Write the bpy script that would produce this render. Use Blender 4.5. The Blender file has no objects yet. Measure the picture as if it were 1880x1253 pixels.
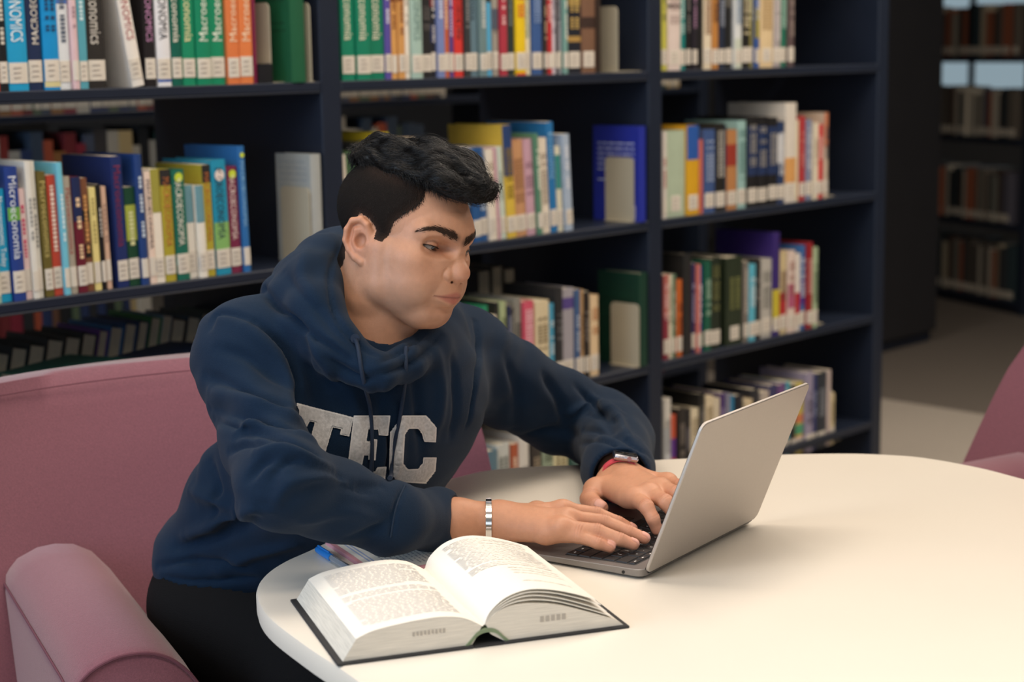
import bpy, bmesh, math, random
import numpy as np
from mathutils import Vector, Matrix
from mathutils.bvhtree import BVHTree
random.seed(7)
rng = np.random.default_rng(7)
SC = bpy.context.scene
COL = SC.collection

# ------------------------------------------------------------------ camera
F_PX, PITCH, ROLL, CAMZ = 3200.0, 0.1657, -0.0161, 1.332
cp_, sp_ = math.cos(PITCH), math.sin(PITCH)
FWD = np.array([0, cp_, -sp_])
_R0, _U0 = np.array([1.0, 0, 0]), np.array([0, sp_, cp_])
cr_, sr_ = math.cos(ROLL), math.sin(ROLL)
RGT, UPV = cr_ * _R0 + sr_ * _U0, -sr_ * _R0 + cr_ * _U0
EYE = np.array([0, 0, CAMZ])
cam_d = bpy.data.cameras.new('camera')
cam = bpy.data.objects.new('camera', cam_d)
COL.objects.link(cam)
cam_d.sensor_width = 36
cam_d.lens = F_PX / 1880 * 36
cam.matrix_world = Matrix([[RGT[i], UPV[i], -FWD[i], EYE[i]] for i in range(3)] + [[0, 0, 0, 1]])
cam_d.dof.use_dof = True
cam_d.dof.focus_distance = 2.08
cam_d.dof.aperture_fstop = 4.7
cam_d.clip_start = 0.05
SC.camera = cam

# ------------------------------------------------------------------ light
SC.view_settings.view_transform = 'Standard'
SC.view_settings.look = 'None'
SC.view_settings.gamma = 1
SC.view_settings.use_curve_mapping = False
SC.view_settings.exposure = -0.02
world = bpy.data.worlds.new('world')
SC.world = world
world.use_nodes = True
world.node_tree.nodes['Background'].inputs[0].default_value = (0.55, 0.75, 1.0, 1)
world.node_tree.nodes['Background'].inputs[1].default_value = 0.05


def area(name, loc, target, sx, sy, power, color):
    l = bpy.data.lights.new(name, 'AREA')
    l.shape, l.size, l.size_y, l.energy, l.color = 'RECTANGLE', sx, sy, power, color
    o = bpy.data.objects.new(name, l)
    COL.objects.link(o)
    o.location = loc
    o.rotation_euler = (Vector(target) - Vector(loc)).to_track_quat('-Z', 'Y').to_euler()
    return o


WARM = (1.0, 0.87, 0.73)
COOL = (0.60, 0.78, 1.0)
for i, (x, y, p) in enumerate([(-1.3, 0.5, 20), (0.0, 0.6, 19), (1.5, 0.5, 7), (2.9, 0.8, 12), (-0.8, 2.1, 7), (-0.1, 1.95, 11), (-0.04, 2.5, 8), (0.65, 3.16, 16), (1.34, 3.9, 18), (2.6, 4.6, 44), (4.2, 2.6, 16), (-1.4, 3.75, 12), (-0.5, 4.7, 12), (0.3, 5.6, 14)]):
    area('ceiling_lamp_and_fill', (x, y, 2.83), (x, y, 0), 1.1, 0.5, p, WARM)  # warm ceiling light; lamps over the book aisles are added to brighten the shelves
area('window_daylight', (-2.9, 0.4, 1.7), (0, 1.9, 0.9), 2.6, 1.9, 84, COOL)
area('window_daylight', (-0.6, -3.2, 1.8), (0, 2.5, 0.9), 3.0, 1.9, 34, (0.8, 0.9, 1.0))


# ------------------------------------------------------------------ helpers
def lin(h):
    h = h.lstrip('#')
    v = [int(h[i:i + 2], 16) / 255 for i in (0, 2, 4)]
    return tuple(c / 12.92 if c <= 0.04045 else ((c + 0.055) / 1.055) ** 2.4 for c in v) + (1.0,)


def at(px, py, Z):
    """a point that lies Z metres down the viewing axis on the sight line of photo pixel (px, py)"""
    return EYE + Z * (FWD + (px - 940) / F_PX * RGT - (py - 626.5) / F_PX * UPV)


def atz(px, py, z):
    d = FWD + (px - 940) / F_PX * RGT - (py - 626.5) / F_PX * UPV
    return EYE + (z - CAMZ) / d[2] * d


MATS = {}


def mat(name, color=None, rough=0.6, metal=0.0, noise=0.0, nscale=40.0, bump=0.0, bscale=200.0, objcol=False,
        sheen=0.0, spec=0.5, coat=0.0, attr=None, sss=0.0, stretch=None, emit=None):
    if name in MATS:
        return MATS[name]
    m = bpy.data.materials.new(name)
    m.use_nodes = True
    nt = m.node_tree
    b = nt.nodes['Principled BSDF']
    b.inputs['Roughness'].default_value = rough
    b.inputs['Metallic'].default_value = metal
    b.inputs['Specular IOR Level'].default_value = spec
    b.inputs['Sheen Weight'].default_value = sheen
    b.inputs['Coat Weight'].default_value = coat
    tc = nt.nodes.new('ShaderNodeTexCoord')
    co = tc.outputs['Object']
    if stretch:
        mp = nt.nodes.new('ShaderNodeMapping')
        mp.inputs['Scale'].default_value = stretch
        nt.links.new(co, mp.inputs[0])
        co = mp.outputs[0]
    src = None
    if objcol:
        oi = nt.nodes.new('ShaderNodeObjectInfo')
        src = oi.outputs['Color']
    elif attr:
        an = nt.nodes.new('ShaderNodeAttribute')
        an.attribute_name = attr
        src = an.outputs['Color']
    else:
        rgb = nt.nodes.new('ShaderNodeRGB')
        rgb.outputs[0].default_value = lin(color)
        src = rgb.outputs[0]
    if noise:
        nz = nt.nodes.new('ShaderNodeTexNoise')
        nz.inputs['Scale'].default_value = nscale
        nz.inputs['Detail'].default_value = 4
        nt.links.new(co, nz.inputs['Vector'])
        hs = nt.nodes.new('ShaderNodeMapRange')
        hs.inputs[1].default_value, hs.inputs[2].default_value = 0.25, 0.75
        hs.inputs[3].default_value, hs.inputs[4].default_value = 1 - noise, 1 + noise
        nt.links.new(nz.outputs[0], hs.inputs[0])
        mx = nt.nodes.new('ShaderNodeVectorMath')
        mx.operation = 'SCALE'
        nt.links.new(src, mx.inputs[0])
        nt.links.new(hs.outputs[0], mx.inputs['Scale'])
        src = mx.outputs[0]
    nt.links.new(src, b.inputs['Base Color'])
    if bump:
        nz = nt.nodes.new('ShaderNodeTexNoise')
        nz.inputs['Scale'].default_value = bscale
        nz.inputs['Detail'].default_value = 3
        nt.links.new(co, nz.inputs['Vector'])
        bp = nt.nodes.new('ShaderNodeBump')
        bp.inputs['Strength'].default_value = bump
        bp.inputs['Distance'].default_value = 0.002
        nt.links.new(nz.outputs[0], bp.inputs['Height'])
        nt.links.new(bp.outputs[0], b.inputs['Normal'])
    if sss:
        b.inputs['Subsurface Weight'].default_value = sss
        b.inputs['Subsurface Radius'].default_value = (1.0, 0.35, 0.2)
        b.inputs['Subsurface Scale'].default_value = 0.006
    if emit:
        b.inputs['Emission Color'].default_value = lin(emit[0])
        b.inputs['Emission Strength'].default_value = emit[1]
    MATS[name] = m
    return m


def tag(o, label=None, cat=None, group=None, kind=None):
    for k, v in (('label', label), ('category', cat), ('group', group), ('kind', kind)):
        if v:
            o[k] = v
    return o


def empty(name, loc=(0, 0, 0), rz=0.0):
    o = bpy.data.objects.new(name, None)
    o.empty_display_size = 0.05
    COL.objects.link(o)
    o.location = loc
    o.rotation_euler = (0, 0, rz)
    return o


def link(name, me, m=None, parent=None, loc=None, color=None):
    o = bpy.data.objects.new(name, me)
    COL.objects.link(o)
    if m is not None and not me.materials:
        me.materials.append(m)
    if parent is not None:
        o.parent = parent
    if loc is not None:
        o.location = loc
    if color is not None:
        o.color = color
    return o


def mesh(v, f, smooth=False):
    me = bpy.data.meshes.new('mesh')
    me.from_pydata([tuple(map(float, p)) for p in v], [], [tuple(map(int, q)) for q in f])
    if smooth:
        me.polygons.foreach_set('use_smooth', [True] * len(me.polygons))
    me.update()
    return me


BOXF = [(0, 3, 2, 1), (4, 5, 6, 7), (0, 1, 5, 4), (1, 2, 6, 5), (2, 3, 7, 6), (3, 0, 4, 7)]


def box_vf(x0, x1, y0, y1, z0, z1):
    return [(x0, y0, z0), (x1, y0, z0), (x1, y1, z0), (x0, y1, z0), (x0, y0, z1), (x1, y0, z1), (x1, y1, z1), (x0, y1, z1)], BOXF


class MB:
    """collects pieces of one part"""

    def __init__(s):
        s.v, s.f = [], []

    def add(s, v, f):
        o = len(s.v)
        s.v += [tuple(p) for p in v]
        s.f += [tuple(i + o for i in q) for q in f]
        return s

    def box(s, *a):
        return s.add(*box_vf(*a))

    def mesh(s, smooth=False):
        return mesh(s.v, s.f, smooth)


def bevel(me, w, seg=2, angle=0.5):
    bm = bmesh.new()
    bm.from_mesh(me)
    es = [e for e in bm.edges if len(e.link_faces) == 2 and e.calc_face_angle(0) > angle]
    bmesh.ops.bevel(bm, geom=es, offset=w, segments=seg, profile=0.5, affect='EDGES', clamp_overlap=True)
    bmesh.ops.recalc_face_normals(bm, faces=bm.faces)
    bm.to_mesh(me)
    bm.free()
    return me


def smooth_shade(me, ang=0.6):
    me.polygons.foreach_set('use_smooth', [True] * len(me.polygons))
    me.set_sharp_from_angle(angle=ang)
    return me


def catmull(pts, n, closed=False):
    P = np.array(pts, float)
    out = []
    N = len(P)
    rngi = range(N) if closed else range(N - 1)
    for i in rngi:
        g = (lambda k: P[k % N]) if closed else (lambda k: P[min(max(k, 0), N - 1)])
        p0, p1, p2, p3 = g(i - 1), g(i), g(i + 1), g(i + 2)
        for j in range(n):
            t = j / n
            out.append(0.5 * ((2 * p1) + (-p0 + p2) * t + (2 * p0 - 5 * p1 + 4 * p2 - p3) * t * t + (-p0 + 3 * p1 - 3 * p2 + p3) * t ** 3))
    if not closed:
        out.append(P[-1])
    return np.array(out)


def tube(pts, rad, sides=8, cap=True):
    P = np.array(pts, float)
    n = len(P)
    R = np.broadcast_to(np.asarray(rad, float), (n,))
    T = np.gradient(P, axis=0)
    T /= np.linalg.norm(T, axis=1)[:, None] + 1e-12
    u = np.cross(T[0], [0.3, 0.2, 1.0])
    u /= np.linalg.norm(u)
    v, f = [], []
    for i in range(n):
        u = u - T[i] * (u @ T[i])
        u /= np.linalg.norm(u) + 1e-12
        w = np.cross(T[i], u)
        for k in range(sides):
            a = 2 * math.pi * k / sides
            v.append(P[i] + R[i] * (math.cos(a) * u + math.sin(a) * w))
    for i in range(n - 1):
        for k in range(sides):
            a, b = i * sides + k, i * sides + (k + 1) % sides
            f.append((a, b, b + sides, a + sides))
    if cap:
        f.append(tuple(range(sides))[::-1])
        f.append(tuple((n - 1) * sides + k for k in range(sides)))
    return v, f


def extrude_poly(poly, z0, z1):
    n = len(poly)
    v = [(p[0], p[1], z0) for p in poly] + [(p[0], p[1], z1) for p in poly]
    f = [tuple(range(n))[::-1], tuple(range(n, 2 * n))] + [(i, (i + 1) % n, n + (i + 1) % n, n + i) for i in range(n)]
    return v, f


_TXT = {}


def text_mesh(s, size=1.0, extrude=0.0):
    key = (s, size, extrude)
    if key not in _TXT:
        c = bpy.data.curves.new('txt', 'FONT')
        c.body = s
        c.size = size
        c.extrude = extrude
        c.resolution_u = 2
        c.align_x, c.align_y = 'CENTER', 'CENTER'
        o = bpy.data.objects.new('txt', c)
        COL.objects.link(o)
        dg = bpy.context.evaluated_depsgraph_get()
        dg.update()
        me = bpy.data.meshes.new_from_object(o.evaluated_get(dg))
        bpy.data.objects.remove(o)
        n = len(me.vertices)
        a = np.empty(n * 3)
        me.vertices.foreach_get('co', a)
        fs = [tuple(p.vertices) for p in me.polygons]
        _TXT[key] = (a.reshape(-1, 3).copy(), fs)
    return _TXT[key]

# ------------------------------------------------------------------ setting
def struct(name, v, f, m):
    return tag(link(name, mesh(v, f), m), kind='structure')


M_carpet = mat('carpet_dark', '6a625a', 0.95, noise=0.35, nscale=220, bump=0.6, bscale=400)
M_carpet2 = mat('carpet_light', 'aaa196', 0.95, noise=0.25, nscale=220, bump=0.6, bscale=400)
M_wall = mat('wall_paint', '6a6a6c', 0.9, noise=0.03, nscale=6)
M_ceil = mat('ceiling_paint', 'b8b6b2', 0.9)
struct('floor', *box_vf(-3.2, 6.5, -3.6, 12.2, -0.1, 0.0), M_carpet)
# the lighter carpet field under the reading tables
cf = [(1.40, 6.48), (-3.1, 11.3), (-3.1, -3.5), (6.3, -3.5), (6.3, 1.35)]
struct('carpet_field', *extrude_poly(cf[::-1], 0.0, 0.004), M_carpet2)
struct('ceiling', *box_vf(-3.2, 6.5, -3.6, 12.2, 2.9, 3.0), M_ceil)
struct('wall_back', *box_vf(-3.3, 6.6, 12.2, 12.3, 0, 3.0), M_wall)
struct('wall_right', *box_vf(6.5, 6.6, -3.6, 12.3, 0, 3.0), M_wall)
struct('wall_left', *box_vf(-3.3, -3.2, -3.6, 12.3, 0, 3.0), M_wall)
struct('wall_front', *box_vf(-3.3, 6.6, -3.7, -3.6, 0, 3.0), M_wall)

# ------------------------------------------------------------------ shelving
SH0 = np.array([-0.3455, 3.4234, 0.0])
SHA = 0.80827
UD = np.array([math.cos(SHA), math.sin(SHA), 0])
VD = np.array([-math.sin(SHA), math.cos(SHA), 0])


def S(u, v, z):
    return SH0 + u * UD + v * VD + np.array([0, 0, z])


M_shelf = mat('navy_steel', '1b2333', 0.42, noise=0.08, nscale=9, spec=0.4)
M_label = mat('call_label', 'd9d1c4', 0.7, noise=0.03, nscale=60)
M_page = mat('page_edges', 'd8ccb4', 0.85, noise=0.12, nscale=90, stretch=(14, 1, 1))
M_cover = mat('book_cover', rough=0.42, objcol=True, noise=0.06, nscale=30)
M_print = mat('cover_print', rough=0.6, objcol=True)
M_plate = mat('bookend_enamel', 'b9b09a', 0.45, noise=0.04, nscale=10)

SHELF_Z = [0.25, 0.556, 0.903, 1.255, 1.615, 1.975]


def shelving(name, label, bays, vfront, depth, zs, top, origin=None, rot=None, backs=True, reverse=True, board_t=0.022):
    root = empty(name, S(0, vfront, 0) if origin is None else origin, SHA if rot is None else rot)
    tag(root, label, 'bookshelf')
    u0, u1 = bays
    for k in range(u0, u1 + 1):
        me = bevel(mesh(*box_vf(k - 0.022, k + 0.028, 0, depth, 0, top)), 0.003, 2)
        link('side_panel', me, M_shelf, root)
    for k in range(u0, u1):
        for z in zs:
            b = MB()
            b.box(k + 0.0285, k + 0.9775, 0.0, 0.27, z + 0.004, z + board_t)
            b.box(k + 0.0285, k + 0.9775, 0.0, 0.012, z, z + 0.0045)
            link('shelf_board', bevel(b.mesh(), 0.002, 1), M_shelf, root)
            if reverse:
                b = MB()
                b.box(k + 0.0285, k + 0.9775, depth - 0.25, depth, z + 0.004, z + board_t)
                link('shelf_board', bevel(b.mesh(), 0.002, 1), M_shelf, root)
    link('canopy', mesh(*box_vf(u0 - 0.022, u1 + 0.028, 0, depth, top, top + 0.03)), M_shelf, root)
    return root


stack1 = shelving('double_bookshelf', 'tall navy steel library bookshelf with four rows of books behind the student', (-1, 2), 0.0, 0.56, SHELF_Z, 2.2)
stack2 = shelving('bookshelf', 'navy bookshelf glimpsed through the gaps above the books, one aisle behind', (-1, 3), 1.38, 0.30,
                  [0.12, 0.50, 0.865, 1.165, 1.51, 1.86], 2.2, reverse=False)
ROWS = {
    'L1': (1.277, '''
-0.734 15 235 2a6f8f teal_blue G:e8e8e0
-0.719 12 240 b8442e brick_red G:f0e0d0
-0.706 17 250 15181c black G:cfc9bd
-0.689 38 258 1f9ccd cyan_blue T:MICROECONOMICS:e9f3f5:d
-0.650 28 240 1d2c4f navy T:MACROECONOMÍA:e3ddd0:u B:.965:.99:c8b070
-0.621 31 236 128fd0 bright_blue B:.02:.06:d8cf9a G:0d3f6a
-0.590 22 262 dfe3e6 sky_and_white B:.55:1:4f74b8 B:.78:.9:9cb8dc G:555f70
-0.567 14 245 dcbcc0 pale_pink G:a88a92
-0.553 17 250 58a3b4 soft_teal G:cfe6ea
-0.535 37 242 2b2826 charcoal T:Macroeconomics:d6d0c6:d
-0.443 26 262 ece6de white_leaning T:MICROECONOMICS:a8484e:d A:-9
-0.416 23 252 1d191c black T:MACROECONOMICS:c08ab4:d
-0.390 30 262 e6e6ea white_and_blue B:.03:.05:3c62b0 T:MACROECONOMIA:30343c:d
-0.359 23 246 0d5f4f dark_green T:Macroeconomía:f0e8d8:d
-0.335 29 250 158a64 leaf_green T:Macroeconomía:efe6b0:d
-0.305 32 248 108560 emerald_green T:Macroeconomía:e6eee0:u
-0.272 34 248 128a62 emerald_green T:Macroeconomía:e6eee0:u
-0.236 28 244 dc7a45 orange T:Macroeconomía:f3d9b8:u
-0.207 31 246 e07f48 orange T:Macroeconomía:f3d9b8:u
-0.174 9 248 7a2044 maroon L:0
'''),
    'L2': (0.925, '''
-0.752 10 208 a89a60 khaki G:4a4438
-0.741 12 230 9db8a8 grey_green G:40504a
-0.729 23 191 20a0cc cyan T:Macroeconomic_Today:e6f2f4:d
-0.705 24 227 26408a royal_blue T:Microeconomía:dfe6ee:d B:.6:.7:6aa84a
-0.680 13 189 eccfcc pale_pink G:d05070
-0.667 12 235 e2e0d8 chalk_white G:9a9a98
-0.655 11 234 dfddd2 chalk_white G:8f8f8c
-0.642 17 215 685c28 olive_brown T:Macroeconomics:c9b670:d
-0.624 18 208 bf4a38 brick_red G:f0d8c8
-0.606 11 229 74c4dc light_blue G:e0f0f4
-0.594 15 204 aaa090 stone_grey T:Macroeconomics:a04038:d
-0.578 19 202 6a1d2e maroon_and_navy B:.62:1:1f2a52 G:e8c8a0
-0.558 14 199 7c5038 brown_banded B:.62:.72:221c1c B:.3:.42:2a2422 G:d8a060
-0.542 14 182 e8d88e pale_yellow G:b8a868
-0.527 9 186 1c1a1c thin_black G:c8c0b8
-0.517 11 182 d4b098 tan_pink G:a88878
-0.495 23 233 1e2f66 dark_blue T:Macroeconomía:802848:d
-0.471 23 177 17442f bottle_green B:.46:.82:a4ae48 G:d8d8a0
-0.447 16 234 24417c denim_blue G:c8d4e0
-0.430 14 202 ecd4c4 cream_pink T:MACROECONOMIA:383030:d
-0.416 19 206 efe6d6 olive_and_cream B:.62:1:a09a44 B:.1:.2:2a5a9a
-0.396 24 204 b0a236 mustard B:.86:1:2c2a2a T:MACROECONOMIA:b86a34:d
-0.370 28 202 1f6a58 green T:MACROECONOMÍA:ece6d8:d B:.14:.2:7cc4c4 dot
-0.341 19 172 ece6da white_with_grey_top B:.6:1:6c98a4 B:.1:.22:2c68a8
-0.321 19 170 ece6da white_with_grey_top B:.6:1:6c98a4 B:.1:.22:2c68a8
-0.301 19 207 b4a638 mustard B:.84:1:2a2828 T:MACROECONOMIA:b86a34:d
-0.280 34 214 2492b4 cyan_and_lime B:.22:.46:86b86a B:.08:.22:2c302c T:MICROECONOMÍA:1c3a4c:d disc
-0.245 26 200 7a2a48 wine_red T:MACROECONOMÍA:e8d4cc:d dot
-0.218 16 237 2c6cac azure_blue T:MACROECONOMÍA:8fc0e0:d dot
'''),
    'M1': (1.277, '''
0.044 35 250 148264 green T:Macroeconomía:ece8d0:d
0.080 37 248 128062 green T:Macroeconomía:ece8d0:d
0.118 39 250 107a5c green T:Macroeconomía:e6e0c8:d
0.158 17 245 5a4fa0 violet B:.76:1:5a2c68 G:e0dcec
0.176 16 248 d8a05c orange_and_brown B:.62:1:7c4428 G:8a5028
0.193 18 248 d49a58 orange_and_brown B:.62:1:86482a G:8a5028
0.212 14 250 ece6da cream G:b8b0a8
0.228 31 248 a8c4ba pale_mint T:MACROECONOMICS:6a8a84:d
0.260 28 255 262526 charcoal G:5a5654
0.289 14 240 23242c black_and_red B:.6:.75:8a2630 B:.3:.45:2c3a6a G:d0ccc8
0.304 21 250 7888bc lilac_blue G:d8dcec
0.326 15 245 c8643c rust_orange G:f0d0b0
0.342 13 245 60468a purple G:d8c8e8
0.356 27 246 d83a34 scarlet T:MACROECONOMICS:301818:u
0.384 18 240 36383a charcoal_grey G:8a8c8c
0.402 23 250 64808e steel_blue T:Economics:2c3c4c:d
0.427 23 248 70888a grey_green G:c8d0cc
0.451 18 250 58b0dc sky_and_black B:.62:1:26282a
0.470 18 245 a09a90 warm_grey B:.4:.58:4a5a74 G:606060
0.490 21 250 b03848 crimson G:e8c0c0
0.512 23 250 2c3634 dark_green_grey G:6a7470
0.537 31 250 ecc820 yellow B:.0:.02:d84a30 G:d86030
0.569 22 248 e4dcc0 cream_with_green T:MACROECONOMÍA:4a8a78:d
0.592 33 250 3c5c94 blue G:88a0c8
0.627 11 245 3a3230 dark_brown G:c8b090
0.639 15 246 bc3034 red G:f0d0c8
0.654 12 246 d0c8d4 pale_lilac G:908898
0.668 8 240 201f22 thin_black G:8a8488
0.678 13 240 a8a8b4 silver_grey G:606470
0.692 15 240 7aa49c sea_green G:e0e4d8
0.709 46 250 20222c black_and_gold B:.28:.33:b08c4c B:.6:.72:8a7440 G:c8a860
0.756 47 250 7a5a46 brown_leather B:.74:.8:2c2220 B:.4:.5:3c2c26 B:.9:.94:c8b8a0
0.805 18 245 33261f dark_brown L:0
'''),
    'M2': (0.925, '''
0.024 29 207 d8cfc0 cream G:807868
0.053 28 212 4a6a48 moss_green G:d8d8c0
0.082 29 192 8a3a34 dull_red G:e8d0c0
0.113 36 226 3a3c40 slate G:a0a0a0
0.150 29 245 c0b030 yellow G:504818
0.180 33 209 6a7a8a blue_grey G:e0e4e8
0.215 37 231 c8b8a0 beige G:705848
0.253 35 215 4c5a3c olive_green G:c8c8b0
0.290 41 218 7c4a50 plum G:e0c8c8
0.332 35 192 c8ccd4 silver G:405070
0.369 29 197 34445c slate_blue G:a8b4c0
0.399 23 202 2a5890 blue G:c0d0e0
0.424 24 201 2c5a94 blue G:c0d0e0
0.449 25 196 e6dccc ivory G:a89880
0.476 7 200 d8a8b4 thin_pink L:0
0.484 17 201 c8d4c8 pale_mint G:90a098
0.503 29 246 d8b848 yellow_with_navy_top B:.55:1:2c4474 G:8a7020
0.534 36 211 c8966c tan G:9a6c48
0.572 30 212 c8a0b0 lilac_pink G:987080
0.603 14 224 5a8a70 sage_green G:e0e8d8
0.619 27 213 e6dac8 cream B:.1:.2:b06a5a G:a09080
0.648 23 247 2874b0 strong_blue T:Economía:8cc0e4:d
0.673 18 192 dcd8c0 cream_and_teal B:.5:.9:3a8a84
0.694 23 218 a8b8cc cloudy_blue G:e4e8f0
'''),
    'M3': (0.578, '''
0.099 38 244 5a4a40 brown G:c8b090
0.138 37 235 3c5a78 slate_blue G:d0d8e0
0.177 31 240 a83c3c red G:f0d0c8
0.209 34 231 d0c8b0 cream G:706858
0.244 36 222 344a3c dark_green G:b8c0a8
0.281 36 228 7a7a80 grey G:d8d8d8
0.319 56 217 2c2c30 black G:888888
0.421 20 206 2a8a64 green_framed G:e8e8d0
0.442 20 183 dcd2bc cream G:a09078
0.464 10 210 2a2826 thin_black L:0
0.476 20 209 a8b488 light_olive G:5a6440
0.498 10 199 2a3050 dark_navy G:a0a8c0
0.509 13 192 38383a dark_grey G:909090
0.524 24 211 8a8880 grey G:4a4844
0.550 34 201 cc5468 rose_pink B:.0:.98:d45a70 G:f0c8d0
0.587 47 197 dccca8 cream G:8a7a5c
0.635 17 187 4c9cbc sky_blue G:d8ecf4
0.654 25 221 2a2a2c charcoal G:707070
0.681 41 215 a4a0a8 lilac_grey B:.78:.9:58488a
0.725 17 209 44608a denim_blue G:c0ccdc
0.743 12 207 b89468 tan G:806040
0.757 17 200 2c2624 black_brown G:8a8078
0.776 28 189 e0c49c cream_and_orange G:b87848
'''),
    'M4': (0.236, '''
0.017 42 239 3c4a5c slate_blue G:c8d0d8
0.062 46 237 8a4a3c rust G:e8d0b8
0.110 51 242 c8c0a8 cream G:706858
0.164 52 219 2c3a34 dark_green G:a8b0a0
0.220 45 230 6a6a70 grey G:d0d0d0
0.268 46 237 a83844 red G:e8c8c8
0.317 50 235 30303a black G:8a8a90
0.371 44 223 b8a888 beige G:6a5a48
0.419 40 225 5a7888 teal_grey G:d8e4e8
0.462 41 232 c8ccc8 pale_grey G:6a706a
0.507 23 226 b05a3c rust_orange G:e8d0b8
0.533 34 243 d8d4cc white G:808080
0.571 33 236 3a3430 dark_brown G:a89880
0.608 37 234 9aa890 sage G:4a5440
0.649 49 228 e0d8b0 cream G:8a8060
0.702 42 239 2a5048 dark_teal G:a8c0b8
'''),
    'R1': (1.277, '''
1.042 21 240 c4c050 lime_yellow G:6a6c30
1.064 49 246 dcccc4 pinkish_white B:.6:.63:302828 G:b09a94
1.115 21 246 1c807c teal G:c0e0dc
1.137 18 240 1e1c1c black G:807c78
1.157 19 246 26222a dark_violet G:a880a0
1.178 29 240 1c1b1b black L:0
1.209 32 248 e0d2b8 cream G:8a5a38
1.242 26 246 bc8040 ochre G:5a3820
1.270 26 250 232c40 navy G:98a0b0
1.298 29 250 1e1e1e black B:.6:.98:57544e
1.328 30 246 d8dcdc white_and_blue B:.0:.3:c8d0c0 G:6484a4
1.359 33 248 201e1c black G:d0c4a0
1.394 20 248 8a8448 olive G:d8d4b0
1.415 17 248 3a5a9c blue_and_olive B:.3:.6:9a9040 G:c8d0e4
1.435 58 240 dcc49a sand_yellow B:.9:1:2a3a5c G:b09060
1.495 34 248 a8a0a0 lilac_grey G:d8d0d0
1.531 27 248 22705a green G:a8d0c0
1.560 27 246 5c4c4c dark_taupe G:a09088
'''),
    'R2': (0.925, '''
1.042 15 208 d8d0c8 thin_white G:b04040
1.059 78 208 b0c0a8 pale_sage_thick
1.138 47 218 d8a424 yellow_with_blue_top B:.62:1:2c5aa8
1.186 15 182 c86a58 salmon_red L:0
1.204 46 205 40588a slate_blue G:98a8c4
1.252 40 218 242220 black G:b8b4ac
1.294 8 212 1c3450 thin_navy L:0
1.305 44 200 b88050 tan B:.55:.82:9c3a2c
1.351 36 221 98bcb8 pale_teal G:5a8480
1.390 40 230 201f20 black B:.35:.9:26365c G:98948c
1.433 40 228 201f20 black B:.35:.9:26365c G:98948c
1.476 43 224 201f20 black B:.35:.9:26365c G:98948c
1.521 31 212 283a60 navy_and_white B:.5:.85:d8d8d8 G:d0d4dc
1.555 50 259 dcd4c8 tall_white B:.2:.45:d8a060
1.607 14 213 e0d4b4 thin_cream L:0
1.623 28 222 b03a3c red G:d88078
1.653 27 212 8088a4 lilac_blue G:d0d4e0
1.681 23 203 e0d4bc cream G:a09078
1.706 25 197 cc3038 bright_red G:f0c0b8
1.733 19 228 c8b4a0 cream_and_navy B:.6:1:c07858 G:404858
'''),
    'R3': (0.578, '''
1.049 21 209 8c3444 maroon B:.5:1:b86a64 G:e0b8b8
1.072 15 205 dcd4bc cream G:a09880
1.088 12 206 5a7c64 sage_green G:c8d4c0
1.102 21 191 c8662c orange G:803818
1.126 31 252 262626 thick_black L:0
1.164 15 226 2c2c5c indigo G:a8a8cc
1.180 10 222 d87c70 salmon G:f0d0c0
1.192 14 216 3c58a0 blue G:c8d0e8
1.208 26 226 1c5c48 green G:a8c8b0
1.236 42 231 222c20 blackish_green G:6a6c40
1.302 70 226 2a3424 dark_green G:707444
1.373 21 210 7c746c taupe_grey G:c8c0b4
1.396 28 200 5cb4cc sky_blue G:d8ecf0
1.426 28 210 262423 black G:7c7874
1.456 47 206 b8b4ac pale_grey G:808078
1.504 31 272 3a2870 purple B:.1:.45:c8b838
1.539 31 219 cdbb90 red_and_cream B:.1:.5:b03030 G:6a4038
1.571 31 218 dcc8bc cream_and_pink B:.3:.6:b05878 G:a06a60
1.604 23 207 e0d8d0 red_and_white B:.1:.5:b02c34
1.629 26 227 3868a4 blue B:.3:.6:46388a G:d0d8e8
1.657 26 233 96242c dark_red G:e0a8a0
1.685 24 217 a8bc98 pale_green G:60745a
'''),
    'R4': (0.236, '''
1.048 27 244 d8d4cc white B:.3:.7:c8ccd0 G:909090
1.077 23 198 c8583c orange_and_purple B:.45:.7:60308a
1.102 27 212 2a2624 dark_brown G:8a8078
1.130 25 205 1e1c20 black G:807c84
1.157 33 200 dcd0b4 cream G:a09070
1.192 24 235 201f1e black G:9a9690
1.218 33 223 dcccac cream G:9a8868
1.253 28 212 d4c8b0 ivory G:908470
1.284 19 222 4c3470 purple G:b8a8d0
1.304 13 219 8c8898 grey_lilac G:504c60
1.318 25 208 2c80ac blue G:c0dcec
1.345 33 206 22222c black_navy G:8a8a98
1.381 32 189 d8c4a0 cream G:9a8460
1.415 35 211 2a2a30 black G:80808a
1.452 36 200 b8aca0 taupe G:6a6058
1.490 36 211 3a3a64 indigo G:a8a8c8
1.528 37 208 6c4c80 mauve G:d0c0dc
1.567 23 209 44a0b4 cyan G:d0e8ec
1.592 22 197 2c2824 black_brown G:7c746c
1.618 40 197 c8b858 multicolour_banded B:.1:.25:cc5a3c B:.28:.42:4c9c74 B:.44:.56:cc7a50
1.659 34 220 9890a8 lilac_grey G:5a5468
1.695 18 213 30386c dark_blue G:a8b0d0
1.716 45 211 2c323c charcoal_navy G:888c94
1.765 17 212 c8b8b4 pinkish_grey L:0
1.783 21 144 cfbf98 sand G:8a7c58
'''),
}

# ------------------------------------------------------------------ books
def spine_y(x, t, b):
    r = 2 * x / t - 1
    return -b * (1 - r * r)


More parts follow.
